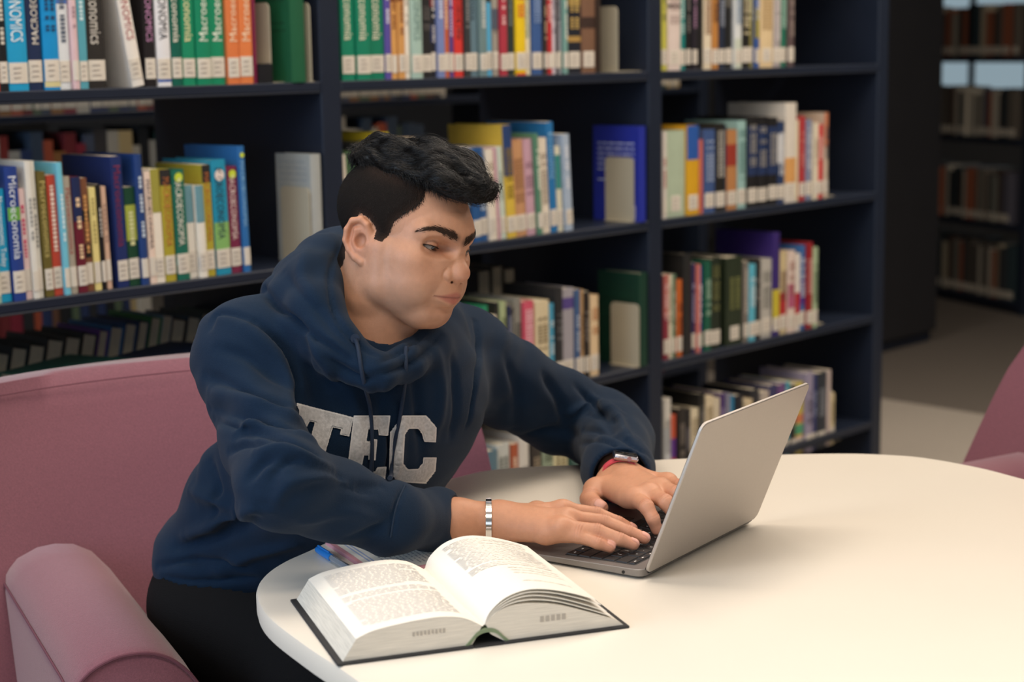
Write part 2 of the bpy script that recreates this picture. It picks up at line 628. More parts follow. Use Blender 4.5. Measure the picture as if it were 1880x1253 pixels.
def cover_mesh(t, d, h, tb, b, n=5):
    xs = [t * i / n for i in range(n + 1)]
    outer = [(0, d)] + [(x, spine_y(x, t, b)) for x in xs] + [(t, d)]
    ti = max(t - 2 * tb, 0.002)
    inner = [(tb, d)] + [(tb + ti * i / n, tb + spine_y(x, t, b)) for i, x in enumerate(xs)] + [(t - tb, d)]
    m = len(outer)
    v = [(p[0], p[1], z) for z in (0, h) for p in outer] + [(p[0], p[1], z) for z in (0, h) for p in inner]
    f = []
    for i in range(m - 1):
        f.append((i, i + 1, m + i + 1, m + i))
        f.append((2 * m + i + 1, 2 * m + i, 3 * m + i, 3 * m + i + 1))
        f.append((m + i, m + i + 1, 3 * m + i + 1, 3 * m + i))
        f.append((i + 1, i, 2 * m + i, 2 * m + i + 1))
    f.append((0, m, 3 * m, 2 * m))
    f.append((m - 1, 3 * m - 1, 4 * m - 1, 2 * m - 1)[::-1])
    return mesh(v, f)


def spine_patch(t, b, x0, x1, z0, z1, off, n=5):
    xs = [x0 + (x1 - x0) * i / n for i in range(n + 1)]
    v = [(x, spine_y(x, t, b) - off, z) for z in (z0, z1) for x in xs] + [(x, spine_y(x, t, b) + 0.0004, z) for z in (z0, z1) for x in xs]
    k = n + 1
    f = [(i, i + 1, k + i + 1, k + i) for i in range(n)]
    f += [(i + k, i + 1 + k, 3 * k + i + 1, 3 * k + i) for i in range(n)] + [(i + 1, i, 2 * k + i, 2 * k + i + 1) for i in range(n)]
    f += [(0, k, 3 * k, 2 * k), (k - 1, 3 * k - 1, 4 * k - 1, 2 * k - 1)[::-1]]
    return mesh(v, f)


def spine_text(s, t, b, h, zc, length, up, wfrac=0.62):
    v, f = text_mesh(s)
    lo, hi = v.min(0), v.max(0)
    c = (lo + hi) / 2
    sx = length / (hi[0] - lo[0])
    sy = t * wfrac / max(hi[1] - lo[1], 0.5)
    sy = min(sy, sx * 1.9)
    sx = min(sx, sy * 1.35)
    tx, ty = (v[:, 0] - c[0]) * sx, (v[:, 1] - c[1]) * sy
    x = t / 2 + (ty if not up else -ty)
    z = zc + (-tx if not up else tx)
    y = np.array([spine_y(a, t, b) for a in x]) - 0.0007
    return mesh(np.stack([x, y, z], 1), f)


def glyph_row(t, b, z0, z1, r):
    m = MB()
    z = z1
    two = t > 0.022
    while z > z0:
        l = r.uniform(0.35, 0.9) * 0.008
        if r.random() > 0.14:
            for xa, xb in (((0.2, 0.42), (0.55, 0.8)) if two else ((0.28, 0.7),)):
                x0, x1 = t * xa, t * xb
                y = min(spine_y(x0, t, b), spine_y(x1, t, b), spine_y((x0 + x1) / 2, t, b)) - 0.0005
                m.add([(x0, y, z - l), (x1, y, z - l), (x1, y, z), (x0, y, z)], [(0, 1, 2, 3)])
        z -= l + 0.0022
    return m.mesh()


ROWNAME = {'L1': 'top shelf, left bay', 'L2': 'second shelf, left bay', 'L3': 'third shelf, left bay', 'M1': 'top shelf, middle bay',
           'M2': 'second shelf, middle bay', 'M3': 'third shelf, middle bay', 'M4': 'lowest shelf, middle bay', 'R1': 'top shelf, right bay',
           'R2': 'second shelf, right bay', 'R3': 'third shelf, right bay', 'R4': 'lowest shelf, right bay'}
GROUPN = {k: 'books on the ' + v for k, v in ROWNAME.items()}
LEAN = {'M2': -3.2, 'L2': -1.2}


TOPLEAN = {'L3': -13.0}


def make_book(u, v, z, t, d, h, colr, lean=0.0, opts=(), label=True, turned=False, flat=False, rz=0.0, seed=0):
    r = random.Random(seed)
    hard = t > 0.022 or r.random() < 0.3
    tb = 0.0026 if hard else 0.0008
    b = 0.0025 if hard else 0.0008
    o = link('book', cover_mesh(t, d, h, tb, b), M_cover, color=lin(colr))
    mt = Matrix.Translation(Vector(S(u, v, z)))
    if turned:
        mt = Matrix.Translation(Vector(S(u + t, v + d, z))) @ Matrix.Rotation(SHA + math.pi, 4, 'Z') @ Matrix.Rotation(math.radians(lean), 4, 'Y')
    elif flat:
        # lies on its side, spine along the shelf front or turned by rz
        mt = mt @ Matrix.Rotation(SHA + rz, 4, 'Z') @ Matrix.Rotation(math.pi / 2, 4, 'Y') @ Matrix.Translation((-t, 0, 0))
    else:
        mt = mt @ Matrix.Rotation(SHA, 4, 'Z') @ Matrix.Rotation(math.radians(lean), 4, 'Y')
    o.matrix_world = mt
    e = 0.003 if hard else 0.0003
    pg = mesh(*box_vf(tb + 0.0002, t - tb - 0.0002, tb + 0.0006 - b * 0.3, d - e, e, h - e))
    link('page_block', pg, M_page, o)
    zlab = 0.012 + r.random() * 0.003
    if label:
        lh = 0.0335 + r.random() * 0.004
        w = min(t * 0.94, 0.036)
        link('call_label', spine_patch(t, b, t / 2 - w / 2, t / 2 + w / 2, zlab, zlab + lh, 0.0009), M_label, o)
        if t > 0.015:
            m = MB()
            y = -b - 0.0016
            for k in range(3):
                zz = zlab + lh * (0.72 - 0.24 * k)
                x0 = t / 2 - w * 0.32
                m.add([(x0, y, zz), (x0 + w * r.uniform(0.3, 0.6), y, zz), (x0 + w * 0.45, y, zz + 0.0022), (x0, y, zz + 0.0022)], [(0, 1, 2, 3)])
            link('label_print', m.mesh(), M_print, o, color=lin('b0a69c'))
    ztop = h
    for op in opts:
        p = op.split(':')
        if p[0] == 'B':
            z0, z1 = float(p[1]) * h, float(p[2]) * h
            link('spine_band', spine_patch(t, b, 0.0, t, z0, z1, 0.0003), M_cover, o, color=lin(p[3]))
        elif p[0] == 'T':
            s = p[1].replace('_', ' ')
            z0, z1 = 0.26 * h, 0.93 * h
            ln = (z1 - z0) * (0.92 if len(s) > 9 else 0.7)
            tm = spine_text(s, t, b + 0.0004, h, z1 - ln / 2 if p[3] == 'd' else z0 + 0.55 * (z1 - z0), ln, p[3] == 'u')
            link('spine_title', tm, M_print, o, color=lin(p[2]))
        elif p[0] == 'G':
            a = r.uniform(0.3, 0.5)
            link('spine_lettering', glyph_row(t, b + 0.0003, a * h, r.uniform(0.72, 0.92) * h, r), M_print, o, color=lin(p[1]))
        elif p[0] in ('dot', 'disc'):
            q = [(t / 2 + t * 0.33 * math.cos(k * math.pi / 6), -b - 0.0008, h * (0.93 if p[0] == 'dot' else 0.87) + t * 0.33 * math.sin(k * math.pi / 6)) for k in range(12)]
            link('round_sticker', mesh(q, [tuple(range(12))]), M_print, o, color=lin('c8d838' if p[0] == 'dot' else 'e8d8d0'))
    return o


def colour_words(n):
    return n.replace('_', ' ')


def label_row(key, items):
    """items: list of (object, colour name); gives each book its own label from its look and its neighbours"""
    n = len(items)
    first = []
    for i, (o, c) in enumerate(items):
        l = items[i - 1][1] if i else None
        lb = f'{c} book on {ROWNAME[key]}, ' + (f'right of the {l} one' if l else 'first at its left end')
        first.append(lb)
    seen = {}
    for i, lb in enumerate(first):
        seen.setdefault(lb, []).append(i)
    for lb, ids in seen.items():
        if len(ids) > 1:
            for q, i in enumerate(ids):
                nx = items[i + 1][1] if i + 1 < n else 'shelf end'
                c = items[i][1]
                first[i] = f'{c} book on {ROWNAME[key]}, between {items[i - 1][1]} and {nx} ones'
    for (o, c), lb in zip(items, first):
        w = lb.replace('_', ' ').split()
        if len(w) > 16:
            w = [q for q in w if q not in ('thin', 'with', 'top')]
        tag(o, ' '.join(w), 'book', GROUPN[key])


ALLBOOKS = {}
sd = 0
for key, (z, txt) in ROWS.items():
    items = []
    for ln in txt.strip().split('\n'):
        p = ln.split()
        u, t, h, c, nm, opts = float(p[0]), int(p[1]) / 1000, int(p[2]) / 1000, p[3], p[4], p[5:]
        if key == 'M4' and u < 0.36:
            continue
        sd += 1
        rr = random.Random(sd)
        lean = LEAN.get(key, 0.0) + rr.uniform(-0.25, 0.25)
        lab = True
        for op in opts:
            if op.startswith('A:'):
                lean = float(op[2:])
            if op == 'L:0':
                lab = False
        d = min(max(h * rr.uniform(0.66, 0.76), 0.13), 0.185)
        o = make_book(u + 0.0006, 0.012 + rr.uniform(-0.003, 0.005), z, t - 0.0012, d, h, c, lean, opts, lab, seed=sd)
        items.append((o, nm))
    label_row(key, items)
    ALLBOOKS[key] = items

# the front row of the third shelf on the left stands low; loose books lie on top of it
items = []
u = -0.93
pal = ['3a5a70:slate_blue', 'a89878:khaki', '8a3a34:dull_red', '2c4a3c:dark_green', 'c8bca8:beige', '44446a:indigo', '5a4a40:brown', 'b8b8b4:pale_grey', '7a6a8a:mauve',
       '3c6a6a:teal', 'c0a060:mustard', '2a2a30:black', 'a85a40:rust', 'd8d0c0:ivory', '5a7a50:moss_green', '6a2a3a:burgundy', '8a9aa8:steel_grey', 'b08a60:tan', '34405a:navy', '98a888:sage', '604a5a:plum', '787068:taupe', 'c89888:salmon']
k = 0
while u < -0.09:
    t = 0.034 + 0.012 * ((k * 5) % 3) / 2
    c, nm = pal[k % len(pal)].split(':')
    items.append((make_book(u, 0.014, 0.578, t - 0.001, 0.16, 0.168 + 0.004 * (k % 2), c, 0, ('G:d0ccc0',), True, seed=500 + k), 'short ' + nm))
    u += t
    k += 1
label_row('L3', items)
TOPZ = 0.578 + 0.1725
for (u, v, t, d, h, c, lb, rz) in [
        (-0.60, 0.03, 0.026, 0.15, 0.20, '1f6a60', 'teal book lying flat on the short row behind the armchair, fore-edge showing', 0.35),
        (-0.83, 0.02, 0.018, 0.15, 0.20, '9a9484', 'cream paged grey book lying flat at far left above the armchair', 0.2),
        (-0.375, 0.03, 0.020, 0.15, 0.21, '22304e', 'navy book lying flat beside the teal one on the short row', 0.35),
        (-0.16, 0.04, 0.030, 0.16, 0.15, '6a2434', 'maroon book lying flat next to the student\'s shoulder', 0.3)]:
    o = make_book(u, v, TOPZ, t, d, h, c, label=False, flat=True, rz=rz, seed=900)
    # a flat book has its height along the shelf
    o.matrix_world = Matrix.Translation(Vector(S(u, v, TOPZ))) @ Matrix.Rotation(SHA + rz, 4, 'Z') @ Matrix(((0, 0, 1, 0), (0, 1, 0, 0), (-1, 0, 0, t), (0, 0, 0, 1))) @ Matrix.Rotation(math.pi, 4, 'Z') @ Matrix.Translation((-t, -d, 0))
    tag(o, lb, 'book', 'books lying flat')

TURN = {
    'L3': (0.578, 'third shelf, left bay', [(-.735, 30, 198, '3c4a58', 'steel'), (-.70, 28, 200, '2c3c48', 'slate'), (-.67, 32, 205, '2f3f4f', 'dusk blue'), (-.635, 36, 210, '303a40', 'graphite'),
           (-.597, 36, 215, '2c3840', 'dark slate'), (-.559, 36, 215, '2a3338', 'anthracite'), (-.521, 38, 220, '33383c', 'dark grey'), (-.481, 36, 220, '3a3c3a', 'olive grey'),
           (-.443, 34, 222, '1c2a30', 'blue black'), (-.407, 24, 226, '6a3a98', 'purple'), (-.381, 32, 228, '2470b0', 'bright blue'), (-.347, 30, 231, '1d4a80', 'deep blue'),
           (-.315, 26, 232, '1f3a60', 'navy'), (-.287, 28, 237, '1c7a3c', 'green'), (-.257, 22, 236, '8fb0c8', 'light blue'), (-.233, 36, 225, '3a2224', 'dark red'),
           (-.195, 34, 225, '2f4858', 'slate blue'), (-.159, 42, 225, '23383a', 'dark teal'), (-.115, 50, 220, '24403c', 'pine green')]),
    'M3': (0.578, 'third shelf, middle bay', [(.33, 40, 235, '40586a', 'steel blue'), (.372, 36, 228, '4a4640', 'brown grey'), (.41, 44, 238, '23262c', 'charcoal'), (.456, 34, 226, '6a5a48', 'tan'),
           (.492, 40, 240, '2a3440', 'slate'), (.70, 44, 232, '2c2a30', 'black'), (.748, 38, 238, '5a5650', 'grey'), (.79, 40, 228, '38342e', 'umber')]),
    'R2': (0.925, 'second shelf, right bay', [(1.06, 40, 225, '22282a', 'black'), (1.102, 44, 228, '2a3230', 'dark green'), (1.148, 40, 232, '1e2428', 'charcoal'), (1.19, 36, 236, '5a6a88', 'dusty blue'), (1.228, 40, 228, '24262a', 'graphite')]),
    'R3': (0.578, 'third shelf, right bay', [(1.06, 42, 238, '4a4440', 'brown'), (1.104, 36, 242, '6a2a2c', 'red'), (1.142, 40, 236, '7a766c', 'stone'), (1.184, 44, 240, '4c4844', 'taupe'), (1.23, 40, 236, '88806f', 'sand')]),
    'R4': (0.236, 'lowest shelf, right bay', [(1.08, 44, 240, '4a4a4c', 'grey'), (1.126, 40, 246, '8a8478', 'beige'), (1.168, 44, 238, '5a4a40', 'brown'), (1.214, 40, 250, '9a968c', 'pale'), (1.256, 40, 242, '6a4a38', 'russet'), (1.30, 40, 252, '3c3c40', 'black')]),
}
for key, (z, wh, lst) in TURN.items():
    for i, (u, t, h, c, nm) in enumerate(lst):
        o = make_book(u, 0.30, z, t / 1000, 0.15, h / 1000, c, lean=TOPLEAN.get(key, 0.0), label=False, turned=True, seed=700 + i)
        tag(o, f'{nm} book turned fore-edge out at the back of the {wh}', 'book', 'books of the far side, ' + wh)

# books held upright at the right end of a bay, and the bookends
M_text = mat('book_text', '8a8a90', 0.8)


def bookend(u, v, z, w, h, label, foot_l=0.01, foot_r=0.10):
    root = empty('bookend', S(u, v, z), SHA)
    n = 6
    r = 0.012
    poly = [(0, 0), (w, 0)] + [(w - r + r * math.cos(a), h - r + r * math.sin(a)) for a in np.linspace(0, math.pi / 2, n)] + \
           [(r + r * math.cos(a), h - r + r * math.sin(a)) for a in np.linspace(math.pi / 2, math.pi, n)]
    N = len(poly)
    vv = [(0, p[0], p[1]) for p in poly] + [(0.0016, p[0], p[1]) for p in poly]
    ff = [tuple(range(N))[::-1], tuple(range(N, 2 * N))] + [(i, (i + 1) % N, N + (i + 1) % N, N + i) for i in range(N)]
    link('plate', mesh(vv, ff), M_plate, root)
    link('foot', mesh(*box_vf(-foot_l, foot_r, 0.004, w - 0.004, 0, 0.0014)), M_plate, root)
    for q in (0.12, 0.88):
        link('rivet', mesh(*tube([(-0.0012, w * q, 0.012), (0.0002, w * q, 0.012)], 0.003, 8)), M_plate, root)
    tag(root, label, 'bookend', 'beige metal bookends')
    return root


bookend(0.884, 0.015, 1.277, 0.085, 0.150, 'beige metal bookend on top shelf, middle bay, right of the dark brown book', foot_r=0.09)
bookend(0.936, 0.012, 0.925, 0.088, 0.152, 'beige metal bookend on second shelf, middle bay, before the blue book', foot_r=0.03)
bookend(0.934, -0.004, 0.578, 0.088, 0.152, 'beige metal bookend on third shelf, middle bay, before the dark green book', foot_r=0.03)
bookend(-0.128, 0.02, 1.277, 0.085, 0.150, 'beige metal bookend on top shelf, left bay, beside orange books', foot_l=0.045)
bookend(-0.046, 0.0, 1.277, 0.085, 0.150, 'beige metal bookend on top shelf, left bay, against the post', foot_l=0.002, foot_r=0.01)
bookend(-0.062, 0.0, 0.925, 0.088, 0.150, 'beige metal bookend on second shelf, left bay, behind the hood', foot_r=0.03)
for (u, z, w) in ((1.7545, 0.925, 'second'), (1.7115, 0.578, 'third'), (1.8065, 0.236, 'lowest')):
    bookend(u, 0.02, z, 0.085, 0.150, f'bookend closing the row on the {w} shelf, right bay', foot_l=0.0, foot_r=0.05)

blk = make_book(-0.165, 0.012, 1.277, 0.034, 0.10, 0.036, '14151a', label=False, seed=31)
tag(blk, 'small black book on top shelf, left bay, in front of a bookend', 'book')
ends = [(-0.094, 0.0, 1.277, 0.034, 0.15, 0.26, '1c5a3c', 'large dark green book on top shelf, left bay, beside the post', '184a32'),
        (-0.0565, 0.001, 0.925, 0.026, 0.105, 0.213, 'a8acaa', 'pale book with printed back cover on second shelf, left bay', '9aa0a4'),
        (0.942, 0.0, 0.925, 0.024, 0.142, 0.225, '24309a', 'royal blue book with barcode on second shelf, middle bay, beside the post', 'b8c0e0'),
        (0.940, 0.0, 0.578, 0.030, 0.128, 0.225, '123a2c', 'dark green book behind a bookend on third shelf, middle bay', '0f3024')]
for (u, v, z, t, d, h, c, lb, tc) in ends:
    o = make_book(u, v, z, t, d, h, c, label=False, seed=41)
    m = MB()
    rr = random.Random(int(h * 1000) + int(t * 1e4))
    for k in range(11):
        zz = h * (0.92 - 0.055 * k)
        if rr.random() < 0.25:
            continue
        y1 = d * 0.9
        while y1 > d * 0.12:
            ln = rr.uniform(0.01, 0.03)
            y0 = max(y1 - ln, d * 0.1)
            m.add([(-0.0005, y1, zz), (-0.0005, y0, zz), (-0.0005, y0, zz + 0.0035), (-0.0005, y1, zz + 0.0035)], [(0, 1, 2, 3)])
            y1 = y0 - 0.004
    tag(link('cover_print', m.mesh(), M_print, o, color=lin(tc)), kind='stuff')
    if 'barcode' in lb:
        link('barcode_panel', mesh(*box_vf(-0.0008, 0, 0.012, 0.036, 0.006, 0.038)), M_print, o, color=lin('c8ccd8'))
        bc = MB()
        for k in range(8):
            bc.add([(-0.001, 0.014 + k * 0.0026, 0.012), (-0.001, 0.0152 + k * 0.0026, 0.012), (-0.001, 0.0152 + k * 0.0026, 0.033), (-0.001, 0.014 + k * 0.0026, 0.033)], [(3, 2, 1, 0)])
        link('barcode_bars', bc.mesh(), M_print, o, color=lin('30343c'))
    tag(o, lb, 'book')

# ---------------------------------------------------------------- distant stacks (past the 300 nearest books: one mass of books)
FA = math.atan2(-0.638, 0.242)
FO = np.array([2.254, 9.115, 0.0])
far = empty('bookshelf', (0, 0, 0))
far.location = tuple(FO)
far.rotation_euler = (0, 0, FA)
tag(far, 'distant dark bookshelf across the carpet, at the right of the picture', 'bookshelf')
# local x runs to the right along the front, local y goes into the shelf
for x in (-0.55, 0.665):
    link('side_panel', bevel(mesh(*box_vf(x, x + 0.05, 0, 0.3, 0, 2.1)), 0.004, 1), M_shelf, far)
FZ = [0.06, 0.44, 0.862, 1.262, 1.66]
for z in FZ:
    link('shelf_board', bevel(mesh(*box_vf(-0.5, 0.665, 0.0, 0.3, z - 0.03, z)), 0.003, 1), M_shelf, far)
link('canopy', mesh(*box_vf(-0.55, 0.715, 0, 0.3, 2.1, 2.13)), M_shelf, far)
link('plinth', mesh(*box_vf(-0.5, 0.665, 0.02, 0.3, 0, 0.03)), M_shelf, far)

bigV, bigF, bigC = [], [], []


def mass_book(fn, x, t, y, d, z, h, c, rr):
    vs, fs = box_vf(x, x + t, y, y + d, z, z + h)
    o = len(bigV)
    bigV.extend(fn(p) for p in vs)
    bigF.extend(tuple(i + o for i in q) for q in fs)
    bigC.extend([c] * len(fs))
    vs, fs = box_vf(x + t * 0.04, x + t * 0.96, y - 0.001, y, z + 0.012, z + 0.048)
    o = len(bigV)
    bigV.extend(fn(p) for p in vs)
    bigF.extend(tuple(i + o for i in q) for q in fs)
    bigC.extend([lin('cfc6b6')] * len(fs))


DP = ['7a2c30', '8a3430', 'b0543a', '2c3c64', '2a2c30', '5a6a50', 'c0a878', 'a8a49a', '6c4a38', '34504a', '3c4a5c', 'b8b0a0', '8c2a3a', '1f2226', '50586a', 'c8c0b0', '9a6a3c', '444040']
DP2 = ['8a8478', 'a89c86', '3a3c40', '56504a', '2c3236', '6e665c', 'b4a890', '4a3a32', '34444a', '787870', '9a5a40', '22262a', 'c0b8a8', '5c5a66']
rr = random.Random(5)
f2 = lambda p: S(p[0], 1.38 + p[1], p[2])
for bayk in range(-1, 3):
    for z in (0.142, 0.522, 0.887, 1.187):
        u = bayk + 0.032
        end = bayk + (0.95 if bayk == -1 else rr.uniform(0.5, 0.9))
        while u < end:
            t = rr.uniform(0.018, 0.042)
            mass_book(f2, u, t - 0.001, rr.uniform(0.004, 0.012), 0.17, z, rr.uniform(0.2, 0.26), lin(rr.choice(DP)), rr)
            u += t
fm = Matrix.Translation(far.location) @ Matrix.Rotation(FA, 4, 'Z')
ff_ = lambda p: np.array(fm @ Vector(p))
for z, hh in zip(FZ[:4], (0.29, 0.28, 0.25, 0.26)):
    x = -0.49
    while x < 0.57:
        t = rr.uniform(0.025, 0.06)
        if rr.random() > 0.06:
            mass_book(ff_, x, t - 0.001, rr.uniform(0.005, 0.02), 0.19, z, hh * rr.uniform(0.82, 1.0), lin(rr.choice(DP2)), rr)
        x += t
me = mesh(bigV, bigF)
ca = me.color_attributes.new('Col', 'FLOAT_COLOR', 'CORNER')
arr = np.repeat(np.array(bigC, np.float32), 4, axis=0)
ca.data.foreach_set('color', arr.ravel())
o = link('distant_books', me, mat('distant_covers', rough=0.55, attr='Col'))
tag(o, 'rows of small distant books in the stacks beyond the first bookshelf', 'books', kind='stuff')

# dark stack end beyond the right bay, and the window past the far stack
r_ = empty('stack_end', S(3.72, 1.38, 0), SHA)
tag(r_, 'broad dark end panel of the next stack, right of the near bookshelf', 'bookshelf end')
M_end = mat('dark_laminate', '2a2a2e', 0.5, noise=0.08, nscale=5)
link('panel', bevel(mesh(*box_vf(0, 1.01, 0, 0.5, 0.05, 2.25)), 0.004, 2), M_end, r_)
link('plinth', mesh(*box_vf(0.02, 0.99, 0.02, 0.48, 0, 0.0498)), M_shelf, r_)

w1 = tag(empty('window_1', (3.6, 12.18, 1.7)), kind='structure')
M_sky = mat('daylit_glass', 'a8bcc6', 0.3, emit=('b4cdda', 0.5))
link('pane', mesh(*box_vf(-1.2, 1.2, -0.004, 0.004, -0.75, 0.75)), M_sky, w1)
for x in (-1.22, -0.42, 0.38, 1.18):
    link('window_frame', mesh(*box_vf(x, x + 0.04, -0.03, 0.02, -0.79, 0.79)), M_shelf, w1)
for z in (-0.79, 0.75):
    link('window_frame', mesh(*box_vf(-1.2, 1.2, -0.028, 0.02, z, z + 0.04)), M_shelf, w1)

# ------------------------------------------------------------------ reading table
M_lam = mat('white_laminate', 'e6ded1', 0.42, noise=0.012, nscale=5, spec=0.5)
M_edge = mat('table_edge', 'e8ecee', 0.45)
M_steel = mat('brushed_steel', 'b4b6b8', 0.35, metal=1.0)
TZ = 0.73
outl = [(-.153, 1.611), (-.218, 1.72), (-.271, 1.819), (-.294, 1.898), (-.296, 1.96), (-.279, 2.024), (-.235, 2.110), (-.111, 2.386), (-.082, 2.432), (-.035, 2.471), (.03, 2.488),
        (.109, 2.497), (.207, 2.517), (.371, 2.537), (.480, 2.540), (.550, 2.528), (.607, 2.502), (.67, 2.437), (.712, 2.369), (.79, 2.235), (.845, 2.10), (.85, 1.97), (.80, 1.80), (.70, 1.55),
        (.60, 1.40), (.46, 1.325), (.25, 1.31), (.05, 1.33), (-.06, 1.43)]
O2 = catmull(outl, 6, True)[:, :2]
cen = O2.mean(0)
prof = [(-0.006, -0.028), (-0.001, -0.026), (0, -0.021), (0, -0.006), (-0.0015, -0.0018), (-0.006, 0.0)]
N = len(O2)
Tn = np.roll(O2, -1, 0) - np.roll(O2, 1, 0)
Nn = np.stack([Tn[:, 1], -Tn[:, 0]], 1)
Nn /= np.linalg.norm(Nn, axis=1)[:, None]
if ((O2 - cen) * Nn).sum() < 0:
    Nn = -Nn
v, f = [], []
for off, dz in prof:
    v += [(p[0], p[1], TZ + dz) for p in O2 + Nn * off]
K = len(prof)
area2 = sum(O2[i][0] * O2[(i + 1) % N][1] - O2[(i + 1) % N][0] * O2[i][1] for i in range(N))
for k in range(K - 1):
    for i in range(N):
        q = (k * N + i, k * N + (i + 1) % N, (k + 1) * N + (i + 1) % N, (k + 1) * N + i)
        f.append(q if area2 > 0 else q[::-1])
top = tuple(range((K - 1) * N, K * N))
f.append(top if area2 > 0 else top[::-1])
bot = tuple(range(N))
f.append(bot[::-1] if area2 > 0 else bot)
tbl = empty('reading_table', (0.28, 1.95, 0))
tag(tbl, 'white laminate table with rounded corners under the laptop and open book', 'table')
me = mesh([(p[0] - .28, p[1] - 1.95, p[2]) for p in v], f)
smooth_shade(me, 0.7)
link('tabletop', me, M_lam, tbl)
v, f = tube([(0, 0, 0.03), (0, 0, 0.7)], 0.045, 20)
link('pedestal', smooth_shade(mesh(v, f)), M_steel, tbl)
pr = [(0.30, 0.004), (0.30, 0.012), (0.27, 0.02), (0.06, 0.034)]
v, f = [], []
for r, z in pr:
    v += [(r * math.cos(a), r * math.sin(a), z) for a in np.linspace(0, 2 * math.pi, 36, endpoint=False)]
for k in range(3):
    f += [(k * 36 + i, k * 36 + (i + 1) % 36, k * 36 + 36 + (i + 1) % 36, k * 36 + 36 + i) for i in range(36)]
f += [tuple(range(36))[::-1], tuple(range(108, 144))]
link('base_plate', smooth_shade(mesh(v, f)), M_steel, tbl)

# ------------------------------------------------------------------ laptop
M_alu = mat('grey_aluminium', 'b5aea8', 0.45, metal=0.6, noise=0.02, nscale=300)
M_alu2 = mat('grey_aluminium_deck', '8a8684', 0.42, metal=0.7)
M_key = mat('black_key', '1c1a1b', 0.5)
M_deckwell = mat('key_well', '2b2829', 0.6)
M_leg = mat('key_legend', 'd8d4d0', 0.6, emit=('d8d4d0', 0.15))
M_black = mat('black_plastic', '0c0c0d', 0.4)
M_glass = mat('screen_glass', '101216', 0.08)
LW, LD, YAW, LID = 0.2805, 0.1965, 0.9722, 1.1908
lap = empty('laptop', (0.1452, 1.9197, TZ), YAW)
tag(lap, 'open slim grey laptop on the white table, its lid back to the viewer', 'laptop')


def rrect(x0, x1, y0, y1, r, n=5):
    out = []
    for cx, cy, a0 in ((x1 - r, y1 - r, 0), (x0 + r, y1 - r, math.pi / 2), (x0 + r, y0 + r, math.pi), (x1 - r, y0 + r, 1.5 * math.pi)):
        out += [(cx + r * math.cos(a0 + k * math.pi / 2 / n), cy + r * math.sin(a0 + k * math.pi / 2 / n)) for k in range(n + 1)]
    return out


def stack_poly(rings):
    """rings: list of (poly, z)"""
    n = len(rings[0][0])
    v = [(p[0], p[1], z if not callable(z) else z(p)) for poly, z in rings for p in poly]
    f = [tuple(range(n))[::-1]]
    for k in range(len(rings) - 1):
        f += [(k * n + i, k * n + (i + 1) % n, (k + 1) * n + (i + 1) % n, (k + 1) * n + i) for i in range(n)]
    f.append(tuple(range((len(rings) - 1) * n, len(rings) * n)))
    return v, f


zt = lambda p: 0.0125 - 0.0035 * p[1] / LD          # deck slopes gently to the front edge
v, f = stack_poly([(rrect(0.006, LW - .006, .006, LD - .006, .008), 0.0012), (rrect(0.0006, LW - .0006, .0006, LD - .0006, .0115), 0.004),
                   (rrect(0, LW, 0, LD, .012), lambda p: zt(p) - .0008), (rrect(.0008, LW - .0008, .0008, LD - .0008, .0115), zt)])
link('base', smooth_shade(mesh(v, f), 0.5), M_alu2, lap)
for x in (0.03, LW - 0.03):
    for y in (0.03, LD - 0.03):
        link('rubber_foot', mesh(*tube([(x, y, 0.0), (x, y, 0.002)], 0.006, 12)), M_black, lap)
# sloping deck frame
kb = link('keyboard', mesh([(p[0], p[1], zt(p) + .0001) for p in rrect(.0135, LW - .0135, .018, .115, .003)], [tuple(range(24))]), M_deckwell, lap)
rows = [(14, .0095), (14, .0165), (14, .0165), (13, .0165), (12, .0165), (10, .0165)]
kx0, kx1 = .0155, LW - .0155
y = .0195
legs = MB()
LET = ['', '1234567890-=', 'QWERTYUIOP[]', 'ASDFGHJKL;', 'ZXCVBNM,./', '']
keymeshes = {}
for ri, (n, hgt) in enumerate(rows):
    tot = kx1 - kx0
    if ri == 5:
        ws = [1, 1, 1, 1.25, 5.2, 1.25, 1, 1, 1, 1]
    elif ri == 1:
        ws = [1] * 13 + [1.6]
    elif ri == 2:
        ws = [1.6] + [1] * 13
    elif ri == 3:
        ws = [1.8] + [1] * 11 + [1.8]
    elif ri == 4:
        ws = [2.35] + [1] * 10 + [2.35]
    else:
        ws = [1] * n
    u = tot / sum(ws)
    x = kx1      # the user sits at +y: the left of the keyboard is at +x
    for ki, w in enumerate(ws):
        kw = round(w * u - .0016, 5)
        kk = (kw, hgt)
        if kk not in keymeshes:
            a, b = kw / 2, hgt / 2 - .0008
            vv = [(sx * a, sy * b, 0) for sx, sy in ((-1, -1), (1, -1), (1, 1), (-1, 1))] + [(sx * (a - .0005), sy * (b - .0005), .0013) for sx, sy in ((-1, -1), (1, -1), (1, 1), (-1, 1))]
            keymeshes[kk] = mesh(vv, BOXF)
        cx, cy = x - w * u / 2, y + hgt / 2
        link('key', keymeshes[kk], M_key, kb, (cx, cy, zt((0, cy)) + .0002))
        s = LET[ri]
        li = ki - 1
        if s and 0 <= li < len(s):
            tv, tf = text_mesh(s[li])
            sc = .0052
            legs.add([(cx - p[0] * sc, cy - p[1] * sc, zt((0, cy)) + .0016) for p in tv], tf)
        elif ri in (0, 5) and w < 2:
            legs.add([(cx - .002, cy - .0008, zt((0, cy)) + .0016), (cx + .002, cy - .0008, zt((0, cy)) + .0016), (cx + .002, cy + .0008, zt((0, cy)) + .0016), (cx - .002, cy + .0008, zt((0, cy)) + .0016)], [(0, 1, 2, 3)])
        x -= w * u
    y += hgt + .0006
tag(link('key_legends', legs.mesh(), M_leg, kb), kind='stuff')
